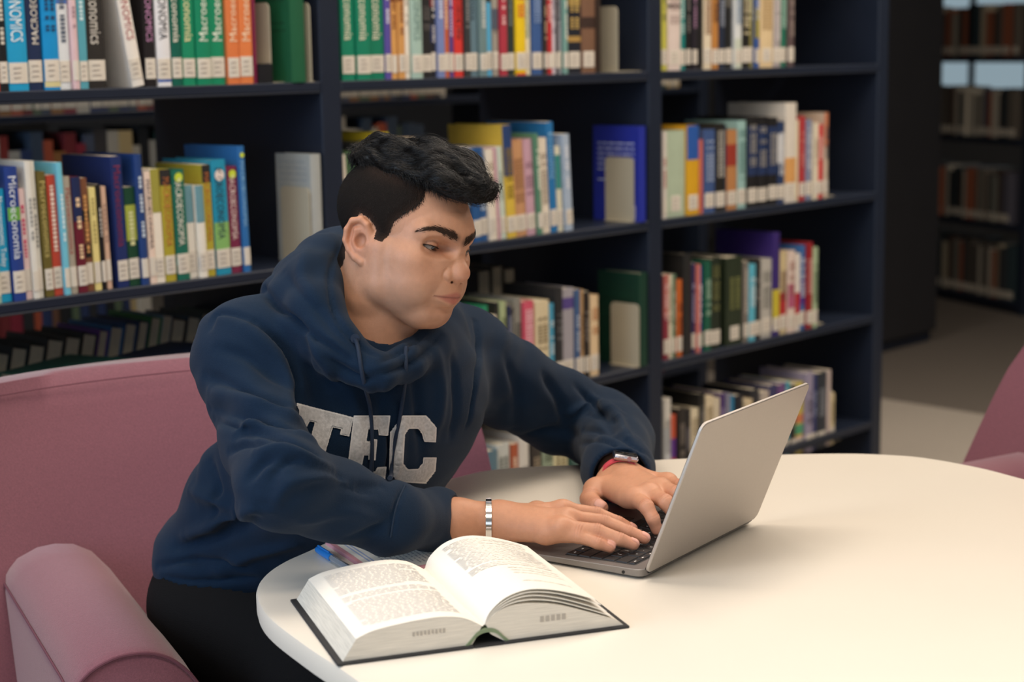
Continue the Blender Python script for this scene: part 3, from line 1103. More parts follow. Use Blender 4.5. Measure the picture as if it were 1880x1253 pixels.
link('trackpad', mesh([(p[0], p[1], zt(p) + .00025) for p in rrect(LW / 2 - .056, LW / 2 + .056, .124, .190, .004)], [tuple(range(24))]), mat('trackpad_glass', '5c5856', 0.25, metal=0.4), lap)
link('headphone_jack', mesh(*tube([(-.0004, .026, .0066), (.001, .026, .0066)], .0019, 14)), M_black, lap)
link('hinge', mesh(*tube([(.012, -.0005, .0105), (LW - .012, -.0005, .0105)], .0042, 10)), M_black, lap)
lid = link('lid', smooth_shade(mesh(*stack_poly([(rrect(.0009, LW - .0009, .0009, LD - .0009, .0095), 0.0), (rrect(0, LW, 0, LD, .010), .0008), (rrect(0, LW, 0, LD, .010), .0034),
                                                 (rrect(.0009, LW - .0009, .0009, LD - .0009, .0095), .0042)])), 0.5), M_alu, lap)
# lid local: x hinge, y up the lid, z outward (away from the user)
cl, sl = math.cos(LID), math.sin(LID)
lid.matrix_local = Matrix(((1, 0, 0, 0), (0, -cl, -sl, -.001), (0, sl, -cl, .0105), (0, 0, 0, 1)))
# the z column must make a right-handed frame: x cross y = (0,-sl,-cl)
link('bezel', mesh(*box_vf(.002, LW - .002, .003, LD - .003, -.0006, -.0001)), M_black, lid)
link('display', mesh(*box_vf(.010, LW - .010, .012, LD - .010, -.0009, -.00065)), mat('lit_display', 'd8dce0', 0.2, emit=('dfe6ee', 0.35)), lid)

# ------------------------------------------------------------------ open book
M_paper = mat('paper', 'f3efe6', 0.75, noise=0.01, nscale=20)
M_ink = mat('printed_text', 'e2e0dc', 0.8)
M_block = mat('page_layers', 'd9d3c7', 0.85, noise=0.16, nscale=60, stretch=(0.5, 0.5, 18))
M_cloth = mat('dark_book_cloth', '2a2a2c', 0.7, bump=0.3, bscale=900)
M_spine = mat('green_book_lining', '7a8a6c', 0.8, noise=0.1, nscale=200)
bk = empty('open_book', (-.176, 1.659, TZ), math.atan2(.326, .945))
tag(bk, 'thick open hardback book with printed pages at the near table edge', 'book')
BD = 0.215
link('left_cover', bevel(mesh(*box_vf(-.004, .139, -.004, BD + .004, 0, .003)), .0008, 1), M_cloth, bk)
link('right_cover', bevel(mesh(*box_vf(.171, .3105, -.004, BD + .004, 0, .003)), .0008, 1), M_cloth, bk)
sp = [(.130, .0030), (.136, .0085), (.143, .0155), (.150, .0185), (.158, .0185), (.165, .0155), (.172, .0085), (.178, .0030)]
link('spine', mesh(*box_vf(.1395, .1705, -.004, BD + .004, .0002, .0022)), M_cloth, bk)


def ribbon(pr, t, y0, y1, ny=1, yfun=None):
    n = len(pr)
    v, f = [], []
    for j in range(ny + 1):
        yy = y0 + (y1 - y0) * j / ny
        v += [(p[0], yy, p[1]) for p in pr]
        v += [(p[0], yy, p[1] - t) for p in pr]
    w = 2 * n
    for j in range(ny):
        for i in range(n - 1):
            a = j * w + i
            f.append((a, a + 1, a + w + 1, a + w))
            f.append((a + n + 1, a + n, a + n + w, a + n + w + 1))
    for j in (0, ny):
        for i in range(n - 1):
            a = j * w + i
            q = (a, a + n, a + n + 1, a + 1)
            f.append(q if j == 0 else q[::-1])
    for i, fl in ((0, 1), (n - 1, 0)):
        for j in range(ny):
            a = j * w + i
            q = (a, a + w, a + w + n, a + n)
            f.append(q if fl else q[::-1])
    return v, f


link('spine_lining', mesh(*ribbon(catmull(sp, 4), .0042, -.0012, BD)), M_spine, bk)


def block(top, bottom, y0, y1):
    pr = list(top) + list(bottom)[::-1]
    n = len(pr)
    v = [(p[0], y0, p[1]) for p in pr] + [(p[0], y1, p[1]) for p in pr]
    f = [(i + n, i, (i + 1) % n, (i + 1) % n + n) for i in range(n)]
    f = [q[::-1] for q in f]
    k = len(top)
    # end faces as quads between top and bottom curves
    kb_ = len(bottom)
    f.append(tuple(range(n)))
    f.append(tuple(range(n, 2 * n))[::-1])
    return mesh(v, f)


lt = catmull([(.0165, .0242), (.032, .0300), (.054, .0335), (.082, .0360), (.108, .0362), (.130, .0318), (.1485, .0215)], 6)
link('left_page_block', block(lt, [(.0025, .0032), (.05, .0032), (.10, .0032), (.138, .0032), (.1435, .012)], 0.0, BD), M_block, bk)
link('left_page', mesh(*ribbon(lt + np.array([0, .0007]), .0005, 0.0, BD)), M_paper, bk)
rb = catmull([(.1535, .0225), (.160, .031), (.176, .0385), (.20, .0395), (.23, .0345), (.262, .0235), (.2965, .010)], 6)
link('right_page_block', block(rb, [(.158, .012), (.172, .0032), (.20, .0032), (.25, .0032), (.305, .0032)], 0.0, BD), M_block, bk)
tops = [[(.1515, .0235), (.158, .036), (.175, .049), (.198, .0545), (.223, .0518), (.250, .0440), (.2745, .0345)],
        [(.1520, .0232), (.159, .0345), (.176, .0465), (.199, .0515), (.225, .0480), (.252, .0395), (.280, .0285)],
        [(.1525, .0230), (.160, .0335), (.177, .0440), (.200, .0478), (.227, .0430), (.256, .0330), (.286, .0205)],
        [(.1530, .0228), (.1605, .032), (.177, .0412), (.200, .0435), (.229, .0385), (.260, .0275), (.292, .0145)]]
for i, tp in enumerate(tops):
    c = catmull(tp, 6)
    link('right_page', mesh(*ribbon(c, .0007 if i else .0005, 0.0, BD - (.0 if i == 0 else .001 * i))), M_paper, bk)


link('gutter', mesh(*ribbon(catmull([(.1470, .0229), (.1495, .0215), (.1515, .0232), (.1535, .0275)], 5), .0005, .0008, BD - .0008)), M_paper, bk)


def page_text(curve, x0, x1, y0, y1, nl, r, para=0.12):
    """printed lines that follow the page; lines run along x, rows along y"""
    m = MB()
    cx = curve[:, 0]
    zf = lambda x: float(np.interp(x, cx, curve[:, 1]))
    for k in range(nl):
        yy = y1 - (y1 - y0) * k / (nl - 1)
        if r.random() < para:
            continue
        x = x0 + (0.006 if r.random() < 0.12 else 0)
        xe = x1 if r.random() > 0.12 else x0 + (x1 - x0) * r.uniform(0.4, 0.9)
        while x < xe - .004:
            w = min(r.uniform(.004, .012), xe - x)
            n = 2
            pts = [(x + w * q / n) for q in range(n + 1)]
            m.add([(p, yy, zf(p) + .0011) for p in pts] + [(p, yy + .0021, zf(p) + .0011) for p in pts], [(q, q + 1, q + n + 2, q + n + 1) for q in range(n)])
            x += w + .0016
    return m.mesh()


rt = random.Random(3)
# lines of type run parallel to the spine side's cross direction
tag(link('printed_text', page_text(lt, .030, .132, .018, .196, 44, rt), M_ink, bk), kind='stuff')
rc = catmull(tops[0], 6)
tag(link('printed_text', page_text(rc, .168, .262, .092, .200, 28, rt, 0.06), M_ink, bk), kind='stuff')
tag(link('printed_text', page_text(rc, .205, .262, .03, .080, 6, rt, 0.4), M_ink, bk), kind='stuff')
# stamp lettering on the page edges
stp = MB()
for k in range(9):
    stp.add([(.075 + k * .004, -.0004, .020 + .001 * (k % 2)), (.0775 + k * .004, -.0004, .020), (.0775 + k * .004, -.0004, .0245), (.075 + k * .004, -.0004, .0245)], [(0, 1, 2, 3)])
for k in range(5):
    stp.add([(.212 + k * .006, -.0004, .018), (.216 + k * .006, -.0004, .018), (.216 + k * .006, -.0004, .024), (.212 + k * .006, -.0004, .024)], [(0, 1, 2, 3)])
tag(link('edge_stamp', stp.mesh(), mat('stamp_ink', 'b0a99f', 0.9), bk), kind='stuff')

# ------------------------------------------------------------------ notebook and pen
nb = empty('paper_pad', (-.231, 2.092, TZ), math.atan2(-.096, .048))
tag(nb, 'white ruled paper pad with pink edges under the sleeve', 'notebook')
# local x runs along the near left edge, local y to the right
link('pages', bevel(mesh(*box_vf(0, .150, 0, .105, 0, .004)), .0006, 1), M_paper, nb)
link('cover_sheet', mesh(*box_vf(-.002, .153, -.004, .002, 0, .0046)), mat('pink_card', 'd89aa4', 0.7), nb)
link('cover_sheet', mesh(*box_vf(.1502, .1535, .002, .105, 0, .0040)), mat('pink_card', 'd89aa4', 0.7), nb)
ml = MB()
for y in (.010, .015):
    ml.add([(0.001, y, .0042), (.149, y, .0042), (.149, y + .0022, .0042), (.001, y + .0022, .0042)], [(0, 1, 2, 3)])
link('margin_rule', ml.mesh(), mat('blue_rule', 'a8b8dc', 0.8), nb)
tx = MB()
for k in range(12):
    y = .026 + k * .006
    x = .012
    while x < .13:
        w = rt.uniform(.005, .014)
        tx.add([(x, y, .0042), (x + w, y, .0042), (x + w, y + .0018, .0042), (x, y + .0018, .0042)], [(0, 1, 2, 3)])
        x += w + .003
tag(link('handwriting', tx.mesh(), mat('pencil_grey', 'b4b2b4', 0.9), nb), kind='stuff')

pen = empty('ballpoint_pen', (-.242, 2.055, TZ + .005), math.atan2(-.073, .041))
tag(pen, 'clear ballpoint pen with a blue cap beside the paper pad', 'pen')
M_blue = mat('blue_plastic', '2a7fd0', 0.35)
v, f = tube([(0, 0, 0), (.002, 0, 0), (.008, 0, 0), (.040, 0, 0), (.045, 0, 0)], [.0022, .0038, .0044, .0046, .0044], 12)
cap = link('cap', smooth_shade(mesh(v, f)), M_blue, pen)
link('clip', bevel(mesh(*box_vf(.004, .038, -.0012, .0012, .0042, .0062)), .0005, 1), M_blue, cap)
M_clear = mat('clear_plastic', 'c8d0dc', 0.15, spec=0.6)
M_clear.node_tree.nodes['Principled BSDF'].inputs['Transmission Weight'].default_value = 0.6
link('barrel', smooth_shade(mesh(*tube([(.0452, 0, 0), (.130, 0, 0)], .0040, 6))), M_clear, pen)
link('ink_tube', mesh(*tube([(.046, 0, 0), (.136, 0, 0)], .0014, 8)), mat('blue_ink', '20304e', 0.4), pen)
link('tip', mesh(*tube([(.1302, 0, 0), (.138, 0, 0), (.144, 0, 0)], [.0036, .002, .0006], 10)), M_steel, pen)

# ------------------------------------------------------------------ armchairs
M_fab = mat('mauve_wool', '7d4b57', 0.92, noise=0.16, nscale=420, bump=0.35, bscale=700, sheen=0.35)
M_seam = mat('mauve_seam', '6a3f4b', 0.95)


def grid_surface(fn, nu, nv):
    v = [fn(i / nu, j / nv) for j in range(nv + 1) for i in range(nu + 1)]
    f = [(j * (nu + 1) + i, j * (nu + 1) + i + 1, (j + 1) * (nu + 1) + i + 1, (j + 1) * (nu + 1) + i) for j in range(nv) for i in range(nu)]
    return v, f


def loft(sections, cap=True):
    n = len(sections[0])
    v = [p for s in sections for p in s]
    f = []
    for k in range(len(sections) - 1):
        f += [(k * n + i, k * n + (i + 1) % n, (k + 1) * n + (i + 1) % n, (k + 1) * n + i) for i in range(n)]
    if cap:
        f += [tuple(range(n))[::-1], tuple(range((len(sections) - 1) * n, len(sections) * n))]
    me = mesh(v, f)
    bm = bmesh.new()
    bm.from_mesh(me)
    bmesh.ops.recalc_face_normals(bm, faces=bm.faces)
    bm.to_mesh(me)
    bm.free()
    return me


def armchair(name, loc, face, label, rec=0.195):
    rz = math.atan2(face[1], face[0]) - math.pi / 2      # local +y is where the sitter looks, local +x is the sitter's right
    root = empty(name, loc, rz)
    tag(root, label, 'armchair', 'mauve armchairs')
    # back: reclined, slightly hollow panel with a rounded outline
    W, H0, H1, T = 0.41, 0.17, 0.872, 0.115
    secs = []
    for j in range(15):
        a = j / 14
        z = H0 + (H1 - H0) * a
        yc = -0.215 - rec * max(0.0, (z - 0.42)) / 0.45
        w = W * (1.0 - 0.10 * max(0, (z - 0.60) / 0.272) ** 4)
        if j == 14:
            w -= 0.018
        ring = []
        n = 22
        tt = T * (1.0 if j < 13 else (0.86 if j == 13 else 0.5))
        for i in range(n + 1):
            s = -1 + 2 * i / n
            ring.append((s * w + .04, yc + 0.085 * abs(s) ** 2.4 + (0 if j < 13 else -0.006 * (j - 12)), z))
        for i in range(n, -1, -1):
            s = -1 + 2 * i / n
            ring.append((s * w + .04, yc - tt + 0.085 * abs(s) ** 2.4 - (0 if j < 13 else 0.006 * (j - 12)) * 0, z))
        secs.append(ring)
    me = loft(secs)
    bk_ = link('back', smooth_shade(me, 1.2), M_fab, root)
    zt_ = H1 - 0.016
    sm = [(s * W * 0.86 + .04, -0.215 - rec * (zt_ - .42) / .45 + 0.085 * abs(s * .93) ** 2.4 + .0012, zt_) for s in np.linspace(-1, 1, 30)]
    link('seam', mesh(*tube(sm, 0.0009, 6)), M_seam, bk_)
    # arms
    for sgn in (-1, 1):
        secs, seam_o, seam_f = [], [], []
        ys = [-0.26, -0.2, -0.1, 0.0, 0.08, 0.13, 0.17, 0.19]
        for y in ys:
            zt2 = 0.655 - 0.022 * (y + .26) / .56
            if y >= 0.16:
                zt2 -= 0.006 * (y - 0.15) / 0.04
            xo, xi = 0.382, 0.224
            pr = [(xo, 0.10), (xo, zt2 - 0.055), (xo - .004, zt2 - 0.034), (xo - .022, zt2 - 0.014), (xo - .05, zt2 - .002), (xo - .075, zt2), (xo - .10, zt2 - .004), (xo - .125, zt2 - .018), (xi + .008, zt2 - .048), (xi, zt2 - .085), (xi, 0.10)]
            ring = [(sgn * px_, y, pz_) for px_, pz_ in pr]
            secs.append(ring)
            seam_o.append((sgn * (xo - .0005), y, zt2 - 0.0445))
        me = loft(secs)
        bevel(me, 0.006, 2, 1.2)
        arm = link('arm', smooth_shade(me, 0.7), M_fab, root)
        link('seam', mesh(*tube(seam_o, 0.0016, 6)), M_seam, arm)
        fr = [(p[0], p[1] + 0.001, p[2]) for p in secs[-1][1:-1]]
        link('seam', mesh(*tube(catmull(fr, 3), 0.0022, 6)), M_seam, arm)
    # seat cushion and apron
    me = bevel(mesh(*box_vf(-.235, .235, -.21, .30, 0.30, 0.42)), .035, 4)
    link('seat_cushion', smooth_shade(me, 1.2), M_fab, root)
    me = bevel(mesh(*box_vf(-.235, .235, -.20, .28, 0.12, 0.30)), .01, 2)
    link('seat_base', smooth_shade(me, 0.8), M_fab, root)
    for x in (-.34, .34):
        for y in (-.20, .15):
            link('leg', smooth_shade(mesh(*tube([(x, y, 0), (x, y, .105)], [.014, .02], 12)), 0.8), M_steel, root)
    return root


armchair('armchair', (-.262, 2.285, 0), (.436, -.90), 'mauve fabric armchair the student sits in')
armchair('armchair', (.760, 2.44, 0), (-.90, -.43), 'mauve armchair at far right across the white table, empty', 0.25)

# ------------------------------------------------------------------ sculpting helper: distance fields turned into smooth meshes
class Sculpt:
    def __init__(s, lo, hi, res):
        s.lo, s.res = np.array(lo, np.float32), res
        s.n = np.ceil((np.array(hi) - s.lo) / res).astype(int) + 1
        s.ax = [s.lo[i] + res * np.arange(s.n[i], dtype=np.float32) for i in range(3)]
        s.d = np.full(s.n, 0.5, np.float32)

    def _sl(s, lo, hi):
        a = np.maximum(np.floor((np.array(lo) - s.lo) / s.res).astype(int), 0)
        b = np.minimum(np.ceil((np.array(hi) - s.lo) / s.res).astype(int) + 1, s.n)
        if (b <= a).any():
            return None, None
        sl = tuple(slice(a[i], b[i]) for i in range(3))
        P = np.stack(np.meshgrid(*[s.ax[i][sl[i]] for i in range(3)], indexing='ij'), -1)
        return sl, P

    def add(s, fn, lo, hi, k=0.0):
        pad = max(k * 1.5, 4 * s.res)
        sl, P = s._sl(np.array(lo) - pad, np.array(hi) + pad)
        if sl is None:
            return s
        e, d = fn(P), s.d[sl]
        if k <= 0:
            s.d[sl] = np.minimum(d, e)
        else:
            h = np.clip(0.5 + 0.5 * (d - e) / k, 0, 1)
            s.d[sl] = d * (1 - h) + e * h - k * h * (1 - h)
        return s

    def sub(s, fn, lo, hi, k=0.0):
        pad = max(k * 1.5, 4 * s.res)
        sl, P = s._sl(np.array(lo) - pad, np.array(hi) + pad)
        if sl is None:
            return s
        e, d = -fn(P), s.d[sl]
        if k <= 0:
            s.d[sl] = np.maximum(d, e)
        else:
            h = np.clip(0.5 - 0.5 * (d - e) / k, 0, 1)
            s.d[sl] = d * (1 - h) + e * h + k * h * (1 - h)
        return s

    def cone(s, a, b, ra, rb, k=0.0, sub=False):
        a, b = np.array(a, np.float32), np.array(b, np.float32)
        fn = lambda P: sd_cone(P, a, b, ra, rb)
        r = max(ra, rb)
        return (s.sub if sub else s.add)(fn, np.minimum(a, b) - r, np.maximum(a, b) + r, k)

    def chain(s, pts, rads, k=0.0, kj=None):
        for i in range(len(pts) - 1):
            s.cone(pts[i], pts[i + 1], rads[i], rads[i + 1], k if i == 0 or kj is None else kj)
        return s

    def ball(s, c, r, k=0.0, R=None, sub=False):
        c = np.array(c, np.float32)
        r = np.array([r] * 3 if np.isscalar(r) else r, np.float32)
        fn = lambda P: sd_ell(P, c, r, R)
        m = r.max()
        return (s.sub if sub else s.add)(fn, c - m, c + m, k)

    def mesh(s):
        d = s.d
        nx, ny, nz = d.shape
        ins = d < 0
        c = [ins[i:nx - 1 + i, j:ny - 1 + j, k:nz - 1 + k] for i in (0, 1) for j in (0, 1) for k in (0, 1)]
        cnt = sum(x.astype(np.int8) for x in c)
        act = (cnt > 0) & (cnt < 8)
        ids = np.full(act.shape, -1, np.int64)
        I = np.argwhere(act)
        ids[act] = np.arange(len(I))
        acc = np.zeros((len(I), 3))
        num = np.zeros(len(I))
        cor = [(i, j, k) for i in (0, 1) for j in (0, 1) for k in (0, 1)]
        val = {q: d[I[:, 0] + q[0], I[:, 1] + q[1], I[:, 2] + q[2]] for q in cor}
        for q in cor:
            for ax in range(3):
                if q[ax] == 0:
                    q2 = list(q)
                    q2[ax] = 1
                    a, b = val[q], val[tuple(q2)]
                    m = (a < 0) != (b < 0)
                    t = a[m] / (a[m] - b[m])
                    p = np.tile(np.array(q, float), (m.sum(), 1))
                    p[:, ax] += t
                    acc[m] += p
                    num[m] += 1
        V = (I + acc / num[:, None]) * s.res + s.lo
        F = []
        for ax in range(3):
            a1, a2 = (ax + 1) % 3, (ax + 2) % 3
            sl0 = [slice(1, None)] * 3
            sl0[ax] = slice(0, -1)
            A = ins[tuple(sl0[i] if i != ax else slice(0, d.shape[ax] - 1) for i in range(3))]
            sl1 = list(sl0)
            sl1[ax] = slice(1, None)
            B = ins[tuple(sl1)]
            # edges between grid points p and p+ax, with p[a1],p[a2] >= 1 and < n-1
            E = np.argwhere(A != B)
            fl = A[A != B]
            p = E.copy()
            p[:, a1] += 1
            p[:, a2] += 1
            ok = (p[:, a1] < d.shape[a1] - 1) & (p[:, a2] < d.shape[a2] - 1)
            p, fl = p[ok], fl[ok]
            q = []
            for o1, o2 in ((1, 1), (0, 1), (0, 0), (1, 0)):
                t = p.copy()
                t[:, a1] -= o1
                t[:, a2] -= o2
                q.append(ids[t[:, 0], t[:, 1], t[:, 2]])
            q = np.stack(q, 1)
            q[~fl] = q[~fl][:, ::-1]
            F.append(q)
        F = np.concatenate(F)
        F = F[(F >= 0).all(1)]
        return V, F


def sd_cone(P, a, b, ra, rb):
    ab = b - a
    L2 = float(ab @ ab) + 1e-12
    t = np.clip(((P - a) @ ab) / L2, 0, 1)
    q = P - a - t[..., None] * ab
    return np.sqrt((q * q).sum(-1)) - (ra + (rb - ra) * t)


def sd_ell(P, c, r, R=None):
    q = P - c
    if R is not None:
        q = q @ R.astype(np.float32)      # columns of R are the axes
    k0 = np.sqrt(((q / r) ** 2).sum(-1))
    k1 = np.sqrt(((q / (r * r)) ** 2).sum(-1)) + 1e-9
    return k0 * (k0 - 1) / k1


def lap_smooth(V, F, it=2, lam=0.5, w=None):
    n = len(V)
    E = np.concatenate([F[:, [0, 1]], F[:, [1, 2]], F[:, [2, 3]], F[:, [3, 0]]])
    E = np.concatenate([E, E[:, ::-1]])
    deg = np.bincount(E[:, 0], minlength=n).astype(float)[:, None]
    for _ in range(it):
        s = np.stack([np.bincount(E[:, 0], weights=V[E[:, 1], i], minlength=n) for i in range(3)], 1) / deg
        dl = lam * (s - V)
        V = V + (dl if w is None else dl * w[:, None])
    return V


def normals(V, F):
    n = np.cross(V[F[:, 2]] - V[F[:, 0]], V[F[:, 3]] - V[F[:, 1]])
    N = np.zeros_like(V)
    for i in range(4):
        for k in range(3):
            N[:, k] += np.bincount(F[:, i], weights=n[:, k], minlength=len(V))
    return N / (np.linalg.norm(N, axis=1)[:, None] + 1e-12)


def big_mesh(V, F, col=None):
    me = bpy.data.meshes.new('mesh')
    n, m, k = len(V), len(F), F.shape[1]
    me.vertices.add(n)
    me.vertices.foreach_set('co', np.asarray(V, np.float32).ravel())
    me.loops.add(m * k)
    me.loops.foreach_set('vertex_index', F.astype(np.int32).ravel())
    me.polygons.add(m)
    me.polygons.foreach_set('loop_start', np.arange(0, m * k, k, dtype=np.int32))
    me.polygons.foreach_set('use_smooth', np.ones(m, bool))
    me.update(calc_edges=True)
    me.validate()
    if col is not None:
        ca = me.color_attributes.new('Col', 'FLOAT_COLOR', 'POINT')
        ca.data.foreach_set('color', np.concatenate([col, np.ones((len(col), 1))], 1).astype(np.float32).ravel())
    return me


def seg_dist(V, pts):
    """distance of every vertex to a polyline, and the position along it (0..1)"""
    P = np.array(pts)
    best = np.full(len(V), 1e9)
    tt = np.zeros(len(V))
    n = len(P) - 1
    for i in range(n):
        ab = P[i + 1] - P[i]
        t = np.clip(((V - P[i]) @ ab) / (ab @ ab + 1e-12), 0, 1)
        dd = np.linalg.norm(V - P[i] - t[:, None] * ab, axis=1)
        m = dd < best
        best[m] = dd[m]
        tt[m] = (i + t[m]) / n
    return best, tt

# ------------------------------------------------------------------ the student
HM = np.array([[0.6849, 0.4871, 0.1823], [-0.4994, 0.7002, 0.0051], [-0.1455, -0.1099, 0.8405]])
HT = np.array([-0.1379, 2.15, 1.0955])
HS = 0.86


def H(p):
    """head frame (millimetres; x face, y the student's left, z crown) to the room"""
    return np.asarray(p, float) / 1000 @ HM.T + HT


def Hinv(X):
    return (np.asarray(X) - HT) @ np.linalg.inv(HM).T * 1000


# ---- head, sculpted in millimetres
hd = Sculpt((-140, -100, -170), (140, 100, 150), 1.6)
hd.ball((-1, 0, 46), (105, 73, 80))
hd.ball((50, 0, 25), (56, 54, 62), 14)
hd.ball((40, 0, -16), (58, 53, 70), 20)
for s in (-1, 1):
    hd.cone((14, s * 45, -4), (22, s * 42, -50), 11, 11, 30)
    hd.cone((22, s * 42, -52), (67, s * 12, -75), 11.5, 13, 26)
    hd.ball((52, s * 41, -8), (25, 15, 18), 22)
    hd.ball((52, s * 30, -38), (34, 24, 33), 22)
    hd.cone((0, s * 46, -34), (-4, s * 40, -80), 9, 12, 26)
    hd.cone((96, s * 9, 33), (76, s * 45, 36), 9.0, 7.5, 14)
hd.ball((77, 0, -75), (19, 17, 16), 12)
hd.ball((85, 0, -43), (20, 25, 22), 16)
# sockets
for s in (-1, 1):
    hd.ball((99, s * 37, 17.5), (18, 23, 11.5), 8, sub=True)
    hd.ball((105, s * 19, 15), (15, 8, 8.5), 6, sub=True)
# nose
hd.cone((89, 0, 25), (111, 0, -8), 5.4, 9.0, 7)
hd.ball((114, 0, -14.5), (12.5, 12.5, 11.5), 6)
for s in (-1, 1):
    hd.ball((99, s * 14.5, -19.5), (13, 9, 9.5), 5)
    hd.cone((91, s * 7, 8), (100, s * 11, -12), 5.5, 7, 8)
hd.ball((107, 0, -26), (9, 5, 4.5), 4)
for s in (-1, 1):
    hd.ball((102.5, s * 9.0, -29), (9, 4.8, 4.0), 2.5, sub=True)
# lips
for s in (-1, 1):
    hd.cone((86, s * 28, -48.2), (104.5, s * 5, -43.5), 3.2, 5.2, 5)
    hd.cone((86, s * 26, -52.0), (102, s * 4, -58), 3.6, 7.2, 5)
hd.cone((104.5, -5, -44.5), (104.5, 5, -44.5), 5.2, 5.2, 3)
hd.cone((102, -4, -58), (102, 4, -58), 7.2, 7.2, 3)
for s in (-1, 1):
    hd.cone((88, s * 33, -50.8), (101, s * 18, -50.8), 1.4, 1.4, 1.5, sub=True)
    hd.cone((101, s * 18, -50.8), (111.5, 0, -50.4), 1.4, 1.4, 1.5, sub=True)
    hd.ball((86, s * 35, -51), (6, 3, 3.5), 4, sub=True)
for s in (-1, 1):
    hd.cone((89, s * 21.5, -10), (90, s * 23.5, -24), 1.6, 1.8, 4, sub=True)
# lids: a shell over the eyeball, cut by the almond opening
EYC = {-1: (77, -35.5, 17.5), 1: (82, 33, 14.5)}
OPN, CREASE = {}, {}
for s in (-1, 1):
    c = EYC[s]
    hd.ball(c, 14.6, 2.5)
    hd.cone((c[0] + 12, s * 20, c[2] + 7), (c[0] + 10.5, s * 32, c[2] + 11.5), 2.0, 3.0, 4)
    hd.cone((c[0] + 10.5, s * 32, c[2] + 11.5), (c[0], s * 47, c[2] + 7), 3.0, 1.8, 4)
    e2 = np.array([-0.34, s * 0.92, 0.17])
    e2 /= np.linalg.norm(e2)
    e1 = np.array([0.86, s * 0.41, 0.0])
    e1 -= e2 * (e1 @ e2)
    e1 /= np.linalg.norm(e1)
    e3 = np.cross(e1, e2) * s
    oc = np.array(c) + np.array([10.5, s * 1.6, -3.0])
    OPN[s] = (oc, e1, e2, e3)
    hd.ball(oc, (9.5, 17.0, 2.6), 0.8, R=np.stack([e1, e2, e3], 1), sub=True)
    cr = []
    for a in np.linspace(0.5, 2.7, 9):
        q = oc + e2 * 14.5 * -math.cos(a) + e3 * (2.0 + 6.0 * math.sin(a)) - np.array(c)
        cr.append(np.array(c) + q / np.linalg.norm(q) * 15.2)
    for q in range(8):
        hd.cone(cr[q], cr[q + 1], 0.9, 0.9, 1.5, sub=True)
    CREASE[s] = cr
# ears
for s in (-1, 1):
    ex = lambda x, o, z: (x, s * o, z)
    hd.ball(ex(-14, 72, 3), (20, 7, 29), 5)
    rim = [ex(1, 74, 14), ex(-3, 77, 26), ex(-13, 80, 32), ex(-25, 83, 27), ex(-31, 84, 13), ex(-31, 83, -2), ex(-24, 80, -14), ex(-12, 77, -23), ex(-2, 74, -27)]
    hd.chain(rim, [3.2, 3.4, 3.6, 3.6, 3.6, 3.6, 3.8, 4.6, 5.0], 3)
    hd.chain([ex(-8, 77, 20), ex(-19, 80, 15), ex(-20, 80, 0), ex(-12, 77, -12)], [2.4, 2.8, 3, 3], 3)
    hd.ball(ex(-7, 79, 2), (8, 7, 10), 2.5, sub=True)
    hd.ball(ex(-23, 85, 8), (3.2, 4, 14), 2.5, sub=True)
    hd.ball(ex(4, 74, 0), (4, 4, 6), 3)
# neck
hd.cone((-20, 0, -20), (-46, 4, -160), 47, 50, 22)
hd.cone((-14, 0, -56), (-14, 0, -165), 37, 46, 32)
hd.cone((-30, -50, -22), (18, -20, -165), 11, 10, 18)
hd.cone((-30, 50, -22), (18, 20, -165), 11, 10, 18)
hV, hF = hd.mesh()
hV = lap_smooth(hV, hF, 2, 0.4)

htree = BVHTree.FromPolygons([tuple(p) for p in hV], [tuple(map(int, q)) for q in hF])


def sight(tree, px, py, head=True):
    """where the sight line of photo pixel (px, py) meets a surface"""
    d = FWD + (px - 940) / F_PX * RGT - (py - 626.5) / F_PX * UPV
    o = EYE
    if head:
        o2 = Hinv(EYE)
        d = Hinv(EYE + d) - o2
        o = o2
    h = tree.ray_cast(Vector(o), Vector(d).normalized())
    return None if h[0] is None else (np.array(h[0]), np.array(h[1]))



def feature(px, w, h):
    """a fine crease (h<0) or swelling (h>0) of the face, in millimetres, along a line seen in the photograph; mirrored to the far side"""
    global hV
    pts = [q[0] for q in (sight(htree, *p) for p in catmull(px, 4)) if q is not None]
    if len(pts) < 2:
        return
    N_ = normals(hV, hF)
    for s_ in (1, -1):
        P_ = np.array(pts) * np.array([1, s_, 1])
        d, t = seg_dist(hV, P_)
        k = np.exp(-(d / w) ** 2) * np.sin(np.pi * np.clip(t, .08, .92)) ** .4
        hV = hV + N_ * (k * h)[:, None]


feature([(826, 500), (823, 507), (826, 513)], 4.5, 1.6)
feature([(822, 493), (816, 499), (813, 507), (816, 514), (823, 517)], 1.7, -1.7)
feature([(812, 518), (804, 530), (796, 541)], 3.5, -0.7)
feature([(806, 551), (822, 557), (834, 557)], 3.6, 1.3)
feature([(808, 566), (822, 569), (832, 568)], 4.5, -1.4)
feature([(792, 538), (795, 542), (793, 546)], 2.2, -0.6)
htree = BVHTree.FromPolygons([tuple(p) for p in hV], [tuple(map(int, q)) for q in hF])

# ---- colour of the skin
SK = np.array(lin('c49072')[:3])


def gauss(V, c, r):
    q = (V - np.array(c)) / np.array(r)
    return np.exp(-(q * q).sum(1))


def paint(col, w, c, amt):
    w = np.clip(w * amt, 0, 1)[:, None]
    return col * (1 - w) + np.array(lin(c)[:3]) * w


hc = np.tile(SK, (len(hV), 1))
ax_ = np.abs(hV)
hVs = hV.copy()
hVs[:, 1] = -np.abs(hVs[:, 1])
